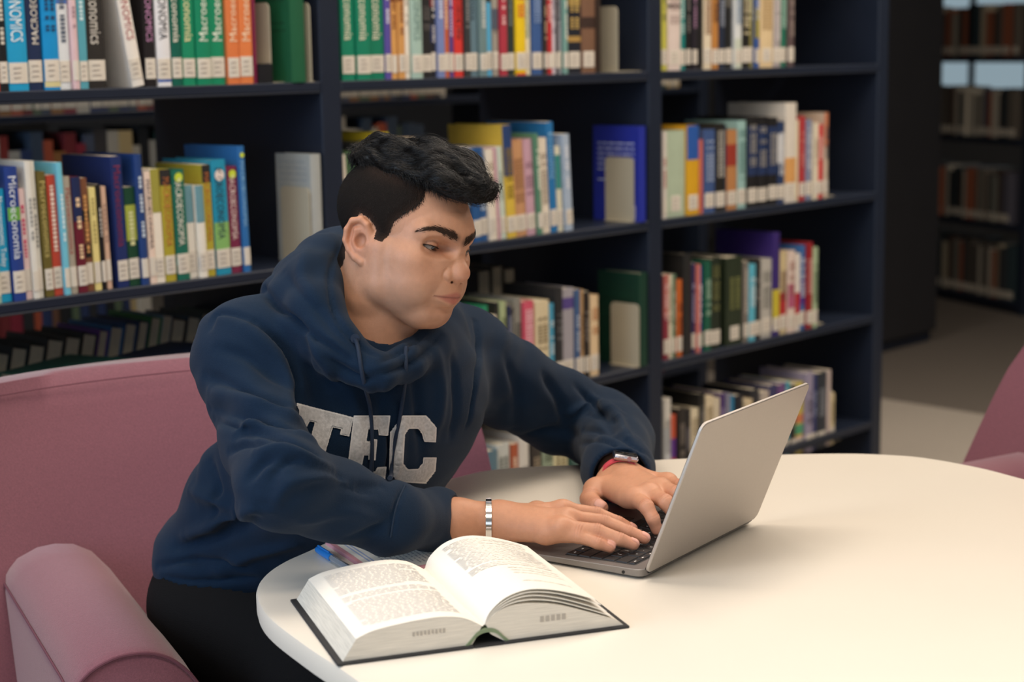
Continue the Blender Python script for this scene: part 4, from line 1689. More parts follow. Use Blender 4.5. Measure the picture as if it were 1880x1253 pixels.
# beard shadow, cheeks, lips, nose, ears
hc = paint(hc, gauss(hVs, (60, -48, -62), (50, 26, 34)), '967a6a', 0.6)
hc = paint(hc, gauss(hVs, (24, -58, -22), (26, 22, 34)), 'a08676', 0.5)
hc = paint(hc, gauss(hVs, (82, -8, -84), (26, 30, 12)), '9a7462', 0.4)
hc = paint(hc, gauss(hVs, (98, -12, -37), (10, 18, 5)), '8e6a58', 0.5)
hc = paint(hc, gauss(hVs, (121, 0, -14), (10, 12, 11)), 'c8806a', 0.5)
hc = paint(hc, gauss(hVs, (80, -38, -18), (18, 16, 16)), 'c4846a', 0.45)
lipw = np.clip(1.5 * (1 - (hVs[:, 1] / 30) ** 2 - ((hV[:, 2] + 51.8 + 0.02 * hVs[:, 1]) / (11.5 + 0.22 * hVs[:, 1])) ** 2), 0, 1) * (hV[:, 0] > 87)
hc = paint(hc, lipw, 'ad6456', 0.85)
seam = np.exp(-((hV[:, 2] + 50.5 + 0.015 * np.abs(hV[:, 1])) / 1.3) ** 2) * (hVs[:, 1] > -32) * (hV[:, 0] > 87)
hc = paint(hc, seam, '6a3430', 0.7)
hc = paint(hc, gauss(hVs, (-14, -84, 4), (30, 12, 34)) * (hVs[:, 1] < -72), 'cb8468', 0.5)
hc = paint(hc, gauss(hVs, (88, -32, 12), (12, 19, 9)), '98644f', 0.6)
hc = paint(hc, gauss(hVs, (-7, -78, 2), (8, 6, 9)), '7a4a3a', 0.55)  # shade of the ear hollow, painted into the skin colour
hc = paint(hc, gauss(hVs, (101, -9, -28), (8, 5, 4.5)), '5a3028', 0.7)  # shade inside the nostrils, put in as a darker tint
BROWPX = {-1: [(840, 438), (830, 432), (817, 426), (799, 420), (779, 421), (761, 426)], 1: [(852, 446), (860, 441), (867, 436), (872, 430)]}
BROW = {}
for s in (-1, 1):
    pts = [sight(htree, *q) for q in BROWPX[s]]
    BROW[s] = [q[0] for q in pts if q is not None]
    if s == 1:
        BROW[s].append(BROW[s][-1] + np.array([-4, 9, 3.0]))
        BROW[s].append(BROW[s][-1] + np.array([-9, 10, -1.0]))
    bd, bt = seg_dist(hV, BROW[s])
    hc = paint(hc, np.exp(-(bd / (6.2 - 3.2 * bt)) ** 2) * np.clip(1.15 - 0.9 * bt, 0, 1), '4a342a', 0.75)
    bd, bt = seg_dist(hV, CREASE[s])
    hc = paint(hc, np.exp(-(bd / 1.2) ** 2), '6e4538', 0.6)  # eyelid fold: its shade line is painted dark along the carved crease

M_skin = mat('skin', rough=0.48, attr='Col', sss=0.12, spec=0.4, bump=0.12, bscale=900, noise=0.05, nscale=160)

# ---- hands
def hand(joints, res=0.0011):
    """joints: dict of finger -> (points, radii); returns mesh of one hand with its forearm stub"""
    allp = np.array([p for pts, r in joints.values() for p in pts])
    hs = Sculpt(allp.min(0) - 0.03, allp.max(0) + 0.03, res)
    for nm, (pts, rad) in joints.items():
        pts = [np.asarray(p) for p in pts]
        if nm in ('forearm',):
            hs.chain(pts, rad, 0.012)
    for nm, (pts, rad) in joints.items():
        pts = [np.asarray(p) for p in pts]
        if nm.startswith('meta'):
            hs.chain(pts, rad, 0.014)
    for nm, (pts, rad) in joints.items():
        pts = [np.asarray(p) for p in pts]
        if nm in ('pinky', 'ring', 'middle', 'index', 'thumb'):
            # each finger is its own chain, blended only into the palm
            fs = Sculpt(np.min(pts, 0) - 0.022, np.max(pts, 0) + 0.022, res)
            fs.chain(pts, rad, 0.004)
            for q in range(1, len(pts) - 1):
                fs.ball(pts[q], rad[q] * 1.04, 0.005)
            a = np.round((fs.lo - hs.lo) / res).astype(int)
            # resample onto the hand grid (same spacing)
            lo = np.maximum(a, 0)
            hi = np.minimum(a + fs.n, hs.n)
            sl = tuple(slice(lo[i], hi[i]) for i in range(3))
            P = np.stack(np.meshgrid(*[hs.ax[i][sl[i]] for i in range(3)], indexing='ij'), -1)
            e = np.full(P.shape[:3], 1.0, np.float32)
            for q in range(len(pts) - 1):
                c = sd_cone(P, pts[q].astype(np.float32), pts[q + 1].astype(np.float32), rad[q], rad[q + 1])
                k = 0.0035
                h = np.clip(0.5 + 0.5 * (e - c) / k, 0, 1)
                e = e * (1 - h) + c * h - k * h * (1 - h)
            d = hs.d[sl]
            k = 0.0035 + 0.011 * np.exp(-np.linalg.norm(P - pts[0].astype(np.float32), axis=-1) ** 2 / (2 * 0.018 ** 2))
            h = np.clip(0.5 + 0.5 * (d - e) / k, 0, 1)
            hs.d[sl] = d * (1 - h) + e * h - k * h * (1 - h)
    V, F = hs.mesh()
    V = lap_smooth(V, F, 2, 0.4)
    col = np.tile(SK * np.array([1.02, 0.98, 0.96]), (len(V), 1))
    N = normals(V, F)
    for nm, (pts, rad) in joints.items():
        if nm in ('pinky', 'ring', 'middle', 'index', 'thumb'):
            tip, prev = np.asarray(pts[-1]), np.asarray(pts[-2])
            dr = (tip - prev) / np.linalg.norm(tip - prev)
            up = np.array([0, 0, 1.0]) if nm != 'thumb' else np.array([-0.5, -0.2, 0.8])
            up = up - dr * (up @ dr)
            up /= np.linalg.norm(up)
            sd_ = np.cross(dr, up)
            c = tip + up * rad[-1] * 0.75 + dr * rad[-1] * 0.15
            q = V - c
            own = (seg_dist(V, pts)[0] < rad[-1] * 1.35)
            w = own * np.clip(1.6 - ((q @ dr) / 0.0062) ** 4 - ((q @ sd_) / (rad[-1] * 0.68)) ** 4, 0, 1) * (q @ up > -rad[-1] * 0.5) * (np.linalg.norm(q, axis=1) < .012)
            col = paint(col, w, 'dba898', 0.9)
            V = V + N * (w * 0.0005)[:, None]
            edge = own * np.exp(-((np.abs((q @ dr) / 0.0066) ** 4 + np.abs((q @ sd_) / (rad[-1] * 0.72)) ** 4 - 1.25) / 0.35) ** 2) * (q @ up > -rad[-1] * 0.4) * (np.linalg.norm(q, axis=1) < .011)
            V = V - N * (edge * 0.0004)[:, None]
            col = paint(col, edge, 'a86c58', 0.35)
            col = paint(col, own * np.exp(-(np.linalg.norm(V - tip, axis=1) / 0.013) ** 2), 'd08a76', 0.4)
            for q in (1, 2):
                if q < len(pts) - 1:
                    p = np.asarray(pts[q])
                    b2 = np.asarray(pts[q + 1]) - np.asarray(pts[q - 1])
                    b2 /= np.linalg.norm(b2)
                    for o in (-0.0032, 0, 0.0032):
                        tq = (V - p) @ b2 - o
                        w = np.exp(-(tq / 0.0008) ** 2) * np.exp(-(np.linalg.norm(V - p - np.array([0, 0, rad[q]]), axis=1) / (rad[q] * 1.05)) ** 2)
                        V = V - N * (w * 0.0006)[:, None]
                        col = paint(col, w, '8e5c48', 0.35)
                    col = paint(col, np.exp(-(np.linalg.norm(V - p - np.array([0, 0, rad[q]]), axis=1) / 0.008) ** 2), 'ae7058', 0.4)
    return V, F, col


RW = atz(912, 957, 0.766)
RELB = at(520, 890, 1.93)
mcp = {'index': atz(1033, 936, .778), 'middle': atz(1042, 951, .778), 'ring': atz(1030, 969, .772), 'pinky': atz(1003, 983, .761)}
rh = {'forearm': ([atz(780, 956, .768), atz(838, 957, .767), RW], [.0275, .0262, .0225]),
      'meta_index': ([RW + np.array([.008, .012, 0]), mcp['index']], [.016, .0105]),
      'meta_middle': ([RW + np.array([.004, .004, .004]), mcp['middle']], [.0165, .0105]),
      'meta_ring': ([RW + np.array([0, -.004, 0]), mcp['ring']], [.0165, .0105]),
      'meta_pinky': ([RW + np.array([0, -.010, -.004]), mcp['pinky']], [.0160, .0092]),
      'meta_thumb': ([RW + np.array([.01, .014, -.006]), atz(985, 940, .757)], [.014, .0115]),
      'pinky': ([mcp['pinky'], atz(1063, 986, .763), atz(1098, 998, .757), atz(1120, 1006, .7515)], [.0092, .0078, .0070, .0064]),
      'ring': ([mcp['ring'], atz(1096, 975, .768), atz(1138, 991, .759), atz(1163, 1000, .7525)], [.0098, .0086, .0078, .0070]),
      'middle': ([mcp['middle'], atz(1108, 958, .771), atz(1154, 977, .760), atz(1183, 989, .7525)], [.0098, .0088, .0080, .0071]),
      'index': ([mcp['index'], atz(1095, 944, .771), atz(1135, 960, .761), atz(1160, 972, .7525)], [.0096, .0086, .0078, .0070]),
      'thumb': ([atz(985, 940, .757), atz(1030, 940, .752), atz(1062, 950, .7515)], [.0112, .0098, .0085])}
rV, rF, rC = hand(rh)

LWr = atz(1140, 880, 0.774)
LELB = at(1112, 792, 2.60)
ml_ = {'index': atz(1166, 915, .781), 'middle': atz(1194, 906, .786), 'ring': atz(1214, 897, .786), 'pinky': atz(1226, 886, .777)}
lh = {'forearm': ([LELB + (LWr - LELB) * 0.72, LELB + (LWr - LELB) * 0.88, LWr], [.026, .0255, .0245]),
      'meta_index': ([LWr + np.array([-.008, -.006, 0]), ml_['index']], [.018, .0105]),
      'meta_middle': ([LWr + np.array([0, -.004, .003]), ml_['middle']], [.018, .0115]),
      'meta_ring': ([LWr + np.array([.008, 0, 0]), ml_['ring']], [.018, .0115]),
      'meta_pinky': ([LWr + np.array([.014, .004, -.003]), ml_['pinky']], [.017, .011]),
      'meta_thumb': ([LWr + np.array([-.016, -.002, -.006]), atz(1092, 900, .772)], [.016, .0125]),
      'meta_web': ([atz(1110, 895, .775), atz(1150, 915, .778)], [.012, .012]),
      'index': ([ml_['index'], atz(1187, 931, .781), atz(1199, 953, .768), atz(1206, 973, .7535)], [.0104, .0090, .0080, .0071]),
      'middle': ([ml_['middle'], atz(1222, 922, .785), atz(1238, 944, .770), atz(1243, 962, .7545)], [.0106, .0094, .0084, .0075]),
      'ring': ([ml_['ring'], atz(1243, 907, .790), atz(1260, 926, .772), atz(1266, 942, .7535)], [.0108, .0094, .0082, .0073]),
      'pinky': ([ml_['pinky'], atz(1248, 893, .781), atz(1266, 905, .767), atz(1276, 916, .7535)], [.0098, .0084, .0074, .0066]),
      'thumb': ([atz(1092, 900, .772), atz(1082, 917, .766), atz(1094, 930, .763), atz(1103, 933, .762)], [.0128, .0118, .0108, .0096])}
lV, lF, lC = hand(lh)

V = np.concatenate([H(hV), rV, lV])
F = np.concatenate([hF, rF + len(hV), lF + len(hV) + len(rV)])
C = np.concatenate([hc, rC, lC])
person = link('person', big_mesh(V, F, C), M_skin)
tag(person, 'young man with short black hair in a navy hoodie typing on the laptop', 'person')

# ---- eyes
M_eye = mat('eyeball', rough=0.12, attr='Col', spec=0.6)
for s in (-1, 1):
    n1, n2 = 40, 24
    gaze = np.array([0.93, -0.02 if s < 0 else -0.16, -0.26])
    gaze /= np.linalg.norm(gaze)
    v, f, c = [], [], []
    zz = gaze
    xx = np.cross(zz, [0, 0, 1.0])
    xx /= np.linalg.norm(xx)
    yy = np.cross(xx, zz)
    for j in range(n2 + 1):
        th = math.pi * j / n2
        for i in range(n1):
            ph = 2 * math.pi * i / n1
            r = 13.5
            v.append(np.array(EYC[s]) + r * (math.cos(th) * zz + math.sin(th) * (math.cos(ph) * xx + math.sin(ph) * yy)))
            rr_ = math.sin(th) * r if th < 1.2 else 99
            c.append(lin('0a0807')[:3] if rr_ < 2.4 else lin('26170f')[:3] if rr_ < 5.9 else lin('1c1412')[:3] if rr_ < 6.6 else lin('776c65')[:3])
    for j in range(n2):
        for i in range(n1):
            f.append((j * n1 + i, (j + 1) * n1 + i, (j + 1) * n1 + (i + 1) % n1, j * n1 + (i + 1) % n1))
    link('eye', big_mesh(H(v), np.array(f), np.array(c)), M_eye, person)


def strands(name, paths, rad, m, parent, kind='stuff'):
    c = bpy.data.curves.new(name, 'CURVE')
    c.dimensions = '3D'
    c.bevel_depth = 1.0
    c.bevel_resolution = 0
    c.resolution_u = 2
    for P, r in zip(paths, rad):
        sp_ = c.splines.new('POLY')
        sp_.points.add(len(P) - 1)
        sp_.points.foreach_set('co', np.concatenate([P, np.ones((len(P), 1))], 1).ravel())
        rr_ = np.linspace(1, 0.25, len(P)) * r
        sp_.points.foreach_set('radius', rr_)
    c.materials.append(m)
    o = bpy.data.objects.new(name, c)
    COL.objects.link(o)
    o.parent = parent
    if kind:
        o['kind'] = kind
    return o


# ---- hair
M_brow = mat('brow_hair', '3a2a21', 0.7, spec=0.2)
M_hair = mat('black_hair', '0f0c0b', 0.42, spec=0.4, noise=0.3, nscale=300)
M_hair2 = mat('clipped_hair', rough=0.8, spec=0.15, attr='Col', noise=0.3, nscale=700, bump=0.8, bscale=1200)
poly = np.array([(118, 92), (90, 97), (58, 95), (64, 79), (60, 66), (46, 51), (36, 39), (30, 21), (26, 9), (13, 10), (8, 26), (-4, 36), (-24, 40), (-38, 22), (-40, -4), (-36, -30), (-56, -50), (-80, -58), (-160, -60), (-160, 175), (160, 175), (160, 90)], float)


def poly_sd(x, z):
    d = np.full(x.shape, 1e9)
    ins = np.zeros(x.shape, bool)
    n = len(poly)
    for i in range(n):
        a, b = poly[i], poly[(i + 1) % n]
        e = b - a
        t = np.clip(((x - a[0]) * e[0] + (z - a[1]) * e[1]) / (e @ e), 0, 1)
        d = np.minimum(d, np.hypot(x - a[0] - t * e[0], z - a[1] - t * e[1]))
        c = ((a[1] > z) != (b[1] > z)) & (x < (b[0] - a[0]) * (z - a[1]) / (b[1] - a[1] + 1e-12) + a[0])
        ins ^= c
    return np.where(ins, -d, d)


# clipped sides: the scalp pushed out a little inside the hairline
hN = normals(hV, hF)
pm = -poly_sd(hV[:, 0], hV[:, 2])
keep = (pm > -1.5) & ~((np.abs(hV[:, 1]) > 74) & (hV[:, 0] > -40) & (hV[:, 0] < 12) & (hV[:, 2] < 40) & (hV[:, 2] > -36)) & (hV[:, 2] > -62)
fk = keep[hF].all(1)
used = np.unique(hF[fk])
mp = np.full(len(hV), -1)
mp[used] = np.arange(len(used))
th = np.clip((pm[used] + 1.5) / 14, 0.02, 1) * (2.0 + 4.5 * np.clip((hV[used, 2] - 10) / 90, 0, 1) + 2.0 * np.clip((-60 - hV[used, 0]) / 50, 0, 1))
sideV = hV[used] + hN[used] * th[:, None]
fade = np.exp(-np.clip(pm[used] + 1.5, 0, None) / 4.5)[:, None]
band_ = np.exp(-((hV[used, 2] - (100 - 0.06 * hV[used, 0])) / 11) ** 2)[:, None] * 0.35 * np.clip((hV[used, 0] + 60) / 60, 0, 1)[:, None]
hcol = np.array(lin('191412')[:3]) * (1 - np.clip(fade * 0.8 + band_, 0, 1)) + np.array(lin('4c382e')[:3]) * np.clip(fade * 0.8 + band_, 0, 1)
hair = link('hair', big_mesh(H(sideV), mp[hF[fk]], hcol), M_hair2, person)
hair['label'] = 'short black hair, clipped at the sides'

tp = Sculpt((-140, -95, 60), (165, 95, 175), 2.0)
tp.ball((-10, 0, 98), (80, 60, 54))
tp.ball((42, 0, 98), (66, 53, 44), 20)
tp.ball((-52, 0, 104), (36, 46, 34), 16)
tp.cone((56, -6, 104), (96, -2, 104), 33, 19, 20)
tp.cone((96, -2, 104), (117, -8, 107), 18, 9, 14)
tp.cone((84, -38, 100), (112, -24, 106), 18, 10, 14)
tp.cone((80, 34, 100), (108, 22, 104), 18, 11, 14)
tp.sub(lambda P: P[..., 2] - (94 + 11 * np.clip((np.abs(P[..., 1]) - 22) / 34, 0, 1) - 0.07 * P[..., 0]), (-160, -110, 40), (180, 110, 130), 8)
tV, tF = tp.mesh()
tV = lap_smooth(tV, tF, 3, 0.5)
tN = normals(tV, tF)


def ridge(V, seed):
    """locks combed forward: ridges that run along x and wander"""
    x, y, z = V[:, 0], V[:, 1], V[:, 2]
    a = np.arctan2(y, z - 85) * 60
    w = a + 9 * np.sin(x / 23 + seed) + 5 * np.sin(x / 11 + y / 17)
    return (np.sin(w / 6.5) * 3.4 + np.sin(w / 2.6 + 1.3) * 1.2 + 2.8 * np.sin(x / 14 + a / 14) + 2.0 * np.sin(x / 8 - a / 9))


lift = np.clip((tV[:, 2] - 92) / 25, 0, 1)
tV = tV + tN * (ridge(tV, 0.4) * lift)[:, None]
toph = link('hair_top', big_mesh(H(tV), tF), M_hair, hair)

tree = BVHTree.FromPolygons([tuple(p) for p in tV], [tuple(map(int, q)) for q in tF])
paths, rads = [], []
r3 = np.random.default_rng(3)
cand = np.where((tV[:, 2] > 84))[0]
for i in r3.choice(cand, 6000):
    p = tV[i] + r3.normal(0, 1, 3)
    n = 13
    st = r3.uniform(3.0, 5.5)
    d = np.array([1.0, r3.normal(0, .14), 0.25 + r3.normal(0, .12)])
    if p[0] < -70:
        d = np.array([-0.2 + r3.normal(0, .5), np.sign(p[1]) * 0.6 + r3.normal(0, .3), -0.3])
    ph, wv = r3.uniform(0, 6.28), r3.uniform(0.1, 0.5)
    P = []
    off = r3.uniform(0.3, 1.8)
    flare = r3.random() < 0.10
    for k in range(n):
        loc, nor, ix, ds = tree.find_nearest(Vector(p))
        nr = np.array(nor)
        base = np.array(loc)
        o = off + (k * 0.55 if flare and k > 3 else 0)
        P.append(base + nr * o)
        t = d + wv * np.array([0, math.sin(ph + k * 0.7), math.cos(ph + k * 0.7)])
        t = t - nr * (t @ nr) * (0.9 if not flare else 0.6)
        t /= np.linalg.norm(t) + 1e-9
        p = base + nr * 0.5 + t * st
    paths.append(H(np.array(P)))
    rads.append(0.00024 if r3.random() < 0.7 else 0.00036)
# loose ends: quiff tips at the front and tufts at the crown
for q in range(420):
    if q < 240:
        p = np.array([r3.uniform(96, 124), r3.uniform(-36, 28), r3.uniform(96, 120)])
        d = np.array([0.8, r3.normal(-.1, .2), r3.uniform(-.1, .8)])
        cur = np.array([-0.02, 0, 0.20])
    elif q < 340:
        p = np.array([r3.uniform(-112, -70), r3.uniform(-45, 30), r3.uniform(112, 140)])
        d = np.array([-0.8, r3.normal(-.3, .4), r3.uniform(-.2, .5)])
        cur = np.array([0, 0, -0.08])
    else:
        p = np.array([r3.uniform(-60, 60), r3.uniform(-30, 30), r3.uniform(140, 152)])
        d = np.array([r3.normal(.5, .4), r3.normal(0, .4), 0.35])
        cur = np.array([0.05, 0, -0.10])
    loc, nor, ix, ds = tree.find_nearest(Vector(p))
    p = np.array(loc)
    P = []
    for k in range(7):
        P.append(p.copy())
        d = d + cur
        p = p + d / np.linalg.norm(d) * r3.uniform(1.6, 2.6)
    paths.append(H(np.array(P)))
    rads.append(0.00026)
# a soft fringe where the long hair meets the clipped sides
cut_ = 94 + 11 * np.clip((np.abs(tV[:, 1]) - 22) / 34, 0, 1) - 0.07 * tV[:, 0]
low_ = np.where(tV[:, 2] < cut_ + 12)[0]
for i in r3.choice(low_, 2400):
    p = tV[i].copy()
    sgn = np.sign(p[1]) if abs(p[1]) > 8 else 0
    d = np.array([0.75 + r3.normal(0, .25), sgn * 0.15 + r3.normal(0, .15), -0.55 + r3.normal(0, .25)])
    if p[0] > 85:
        d = np.array([0.9, r3.normal(0, .3), r3.uniform(-.2, .5)])
    if p[0] < -70:
        d = np.array([-0.25, sgn * .2 + r3.normal(0, .2), -0.8])
    P = []
    st = r3.uniform(1.6, 3.0)
    for k in range(7):
        P.append(p.copy())
        p = p + d / np.linalg.norm(d) * st
        q = p / np.array([113, 77, 1e9])
        d = d + np.array([0, 0, -0.05])
        loc, nor, ix, ds = htree.find_nearest(Vector(p))
        v_ = p - np.array(loc)
        n_ = np.array(nor)
        h_ = v_ @ n_
        if h_ < 1.5:
            p = p + n_ * (1.5 - h_)
        elif h_ > 9 and k > 2:
            p = p - n_ * min(2.0, h_ - 9)
    paths.append(H(np.array(P)))
    rads.append(0.00028)
strands('hair_strands', paths, rads, M_hair, hair)
# clipped hairs along the sides soften the hairline
paths, rads = [], []
edge_ = np.where(pm[used] < 4)[0]
ids = np.concatenate([r3.choice(len(sideV), 4600), r3.choice(edge_, 2600)])
uN = hN[used]
for i in ids:
    p = sideV[i] - uN[i] * 1.0
    z = hV[used[i], 2]
    d = np.array([0.25, 0, -1.0]) if p[0] > -20 else np.array([-0.3, 0, -1.0])
    d = d + r3.normal(0, .25, 3)
    t = d - uN[i] * (d @ uN[i]) * 0.7 + uN[i] * 0.25
    t /= np.linalg.norm(t)
    L = 2.6 + 5.0 * np.clip((z - 10) / 80, 0, 1)
    P = np.stack([p + t * L * k / 2 for k in range(3)])
    paths.append(H(P))
    rads.append(0.00026)
strands('clipped_strands', paths, rads, M_hair, hair)
# eyebrows and lashes
for s in (-1, 1):
    paths, rads = [], []
    br = catmull(BROW[s], 12)
    for q in range(560):
        a = min(0.93, r3.beta(1.6, 2.1))
        i = min(int(a * (len(br) - 1)), len(br) - 2)
        p = br[i] + np.array([0, 0, r3.normal(0, 2.9 * (1 - 0.62 * a))])
        t = br[i + 1] - br[i]
        t = t / np.linalg.norm(t) + np.array([0, 0, 0.5 * (1 - a) - 0.15])
        P = []
        for k in range(4):
            loc, nor, ix, ds = htree.find_nearest(Vector(p))
            P.append(np.array(loc) + np.array(nor) * (0.3 + 0.15 * k))
            p = np.array(loc) + t * 1.7
        paths.append(H(np.array(P)))
        rads.append(0.00024)
    strands('eyebrow', paths, rads, M_brow, person)
    oc, e1, e2, e3 = OPN[s]
    lash, low = [], []
    for a in np.linspace(0.0, math.pi, 24):
        for sg, lst in ((1, lash), (-1, low)):
            p = oc + e2 * 16.6 * -math.cos(a) + e3 * 2.6 * math.sin(a) * sg
            q = p - np.array(EYC[s])
            lst.append(np.array(EYC[s]) + q / np.linalg.norm(q) * 14.9)
    ln = [H(np.array(lash)), H(np.array(low[8:]))]
    lr = [0.00075, 0.0003]
    for k, p in enumerate(lash[5:]):
        d = np.array([0.8, s * (0.15 + 0.03 * k), -0.30])
        ln.append(H(np.stack([p, p + d * 2.0, p + d * 3.6 + np.array([0, 0, .8])])))
        lr.append(0.00025)
    strands('eyelashes', ln, lr, M_hair, person)

# ---- hoodie, sculpted in the room frame
RSH, LSH = at(463, 656, 2.14), at(842, 662, 2.42)
hx = Sculpt((-0.60, 1.72, 0.44), (0.28, 2.78, 1.16), 0.004)
sd_ax = LSH - RSH
sd_ax /= np.linalg.norm(sd_ax)
CH, BE, PE = at(662, 770, 2.255), at(585, 930, 2.33), at(474, 1036, 2.38)
upx = CH - PE
upx -= sd_ax * (upx @ sd_ax)
upx /= np.linalg.norm(upx)
frx = np.cross(sd_ax, upx)
if frx @ np.array([0.8, -0.6, 0]) < 0:
    frx = -frx
RT = np.stack([sd_ax, frx, upx], 1)
hx.ball(CH, (.190, .112, .165), R=RT)
hx.ball(BE, (.155, .112, .150), .07, R=RT)
hx.ball(PE, (.150, .118, .090), .05, R=RT)
NB = at(640, 585, 2.25)
for p in (RSH, LSH):
    hx.cone(NB, p, .055, .060, .06)
hx.cone(RSH, LSH, .062, .066, .05)
# near arm
RSL = [RSH, at(462, 735, 2.09), at(482, 810, 2.02), RELB, at(612, 918, 1.985), at(715, 952, 2.025), atz(800, 956, .766), atz(838, 957, .766)]
RSR = [.053, .047, .048, .049, .0445, .0405, .0355, .0335]
hx.chain(RSL, RSR, .035, .02)
# far arm
LDIR = (LWr - LELB) / np.linalg.norm(LWr - LELB)
LSL = [LSH, at(925, 700, 2.48), at(1020, 752, 2.56), LELB, at(1128, 812, 2.50), LWr - LDIR * .055, LWr - LDIR * .006]
LSR = [.062, .062, .060, .058, .054, .046, .041]
hx.chain(LSL, LSR, .035, .02)
# hem and fullness at the waist
hx.ball(at(385, 1035, 2.34), (.065, .05, .035), .05, R=RT)
hx.ball(at(640, 860, 2.20), (.12, .06, .10), .05, R=RT)
hx.ball(at(418, 905, 2.28), (.05, .05, .06), .06, R=RT)
# open the neck
hx.sub(lambda P: sd_cone(P, H((-22, 0, -40)).astype(np.float32), H((-14, 0, -175)).astype(np.float32), .056, .058), H((-30, 0, -110)) - .15, H((-30, 0, -110)) + .15, .012)
# hood: a thick roll of cloth round the neck, hanging behind
roll = [(632, 462, 2.30), (594, 484, 2.22), (572, 522, 2.15), (580, 578, 2.10), (616, 638, 2.07), (690, 688, 2.06), (745, 668, 2.10), (792, 640, 2.18), (812, 600, 2.29), (785, 540, 2.40), (710, 480, 2.42), (655, 462, 2.38), (632, 462, 2.30)]
rr_ = [.030, .034, .036, .034, .029, .021, .019, .021, .026, .032, .034, .032, .030]
hx.chain([at(*q) for q in roll], rr_, .012, .02)
hx.chain([at(608, 470, 2.31), at(555, 522, 2.26), at(510, 542, 2.22)], [.036, .040, .022], .010)
hx.chain([at(560, 520, 2.18), at(540, 560, 2.15), at(600, 640, 2.08)], [.040, .036, .026], .012)
hx.chain([at(512, 535, 2.22), at(540, 575, 2.13), at(620, 650, 2.07)], [.022, .024, .018], .008)
# sleeve mouths: cut square so the wrists come out of the cloth
def cut_end(p, q, r):
    ax_n = (q - p) / np.linalg.norm(q - p)
    a = (q + ax_n * (r + .0005)).astype(np.float32)
    hx.sub(lambda P: np.maximum(-((P - q.astype(np.float32)) @ ax_n.astype(np.float32)), np.linalg.norm(P - a, axis=-1) - r * 2.0), q - r * 3, q + r * 3, .004)
    hx.sub(lambda P: sd_cone(P, (q - ax_n * .03).astype(np.float32), (q + ax_n * .02).astype(np.float32), r - .0055, r - .0055), q - .07, q + .07, .003)


cut_end(RSL[-2], RSL[-1], RSR[-1])
cut_end(LSL[-2], LSL[-1], LSR[-1])
hxV, hxF = hx.mesh()
hxV = lap_smooth(hxV, hxF, 3, 0.5)


def fold(V, F, tree, px, w, h, taper=True, Z=None):
    """a crease (h<0) or ridge (h>0) in the cloth along a line seen in the photograph"""
    pts = []
    for q in catmull(px, 4):
        hit = sight(tree, q[0], q[1], False)
        if hit is not None:
            pts.append(hit[0])
    if len(pts) < 2:
        return V
    w, h = w * .72, h * 1.75
    d, t = seg_dist(V, pts)
    k = np.exp(-(d / w) ** 2) * (np.sin(np.pi * np.clip(t, .04, .96)) ** .5 if taper else 1)
    return V + normals(V, F) * (k * h)[:, None]


def tree_of(V, F):
    return BVHTree.FromPolygons([tuple(p) for p in V], [tuple(map(int, q)) for q in F])


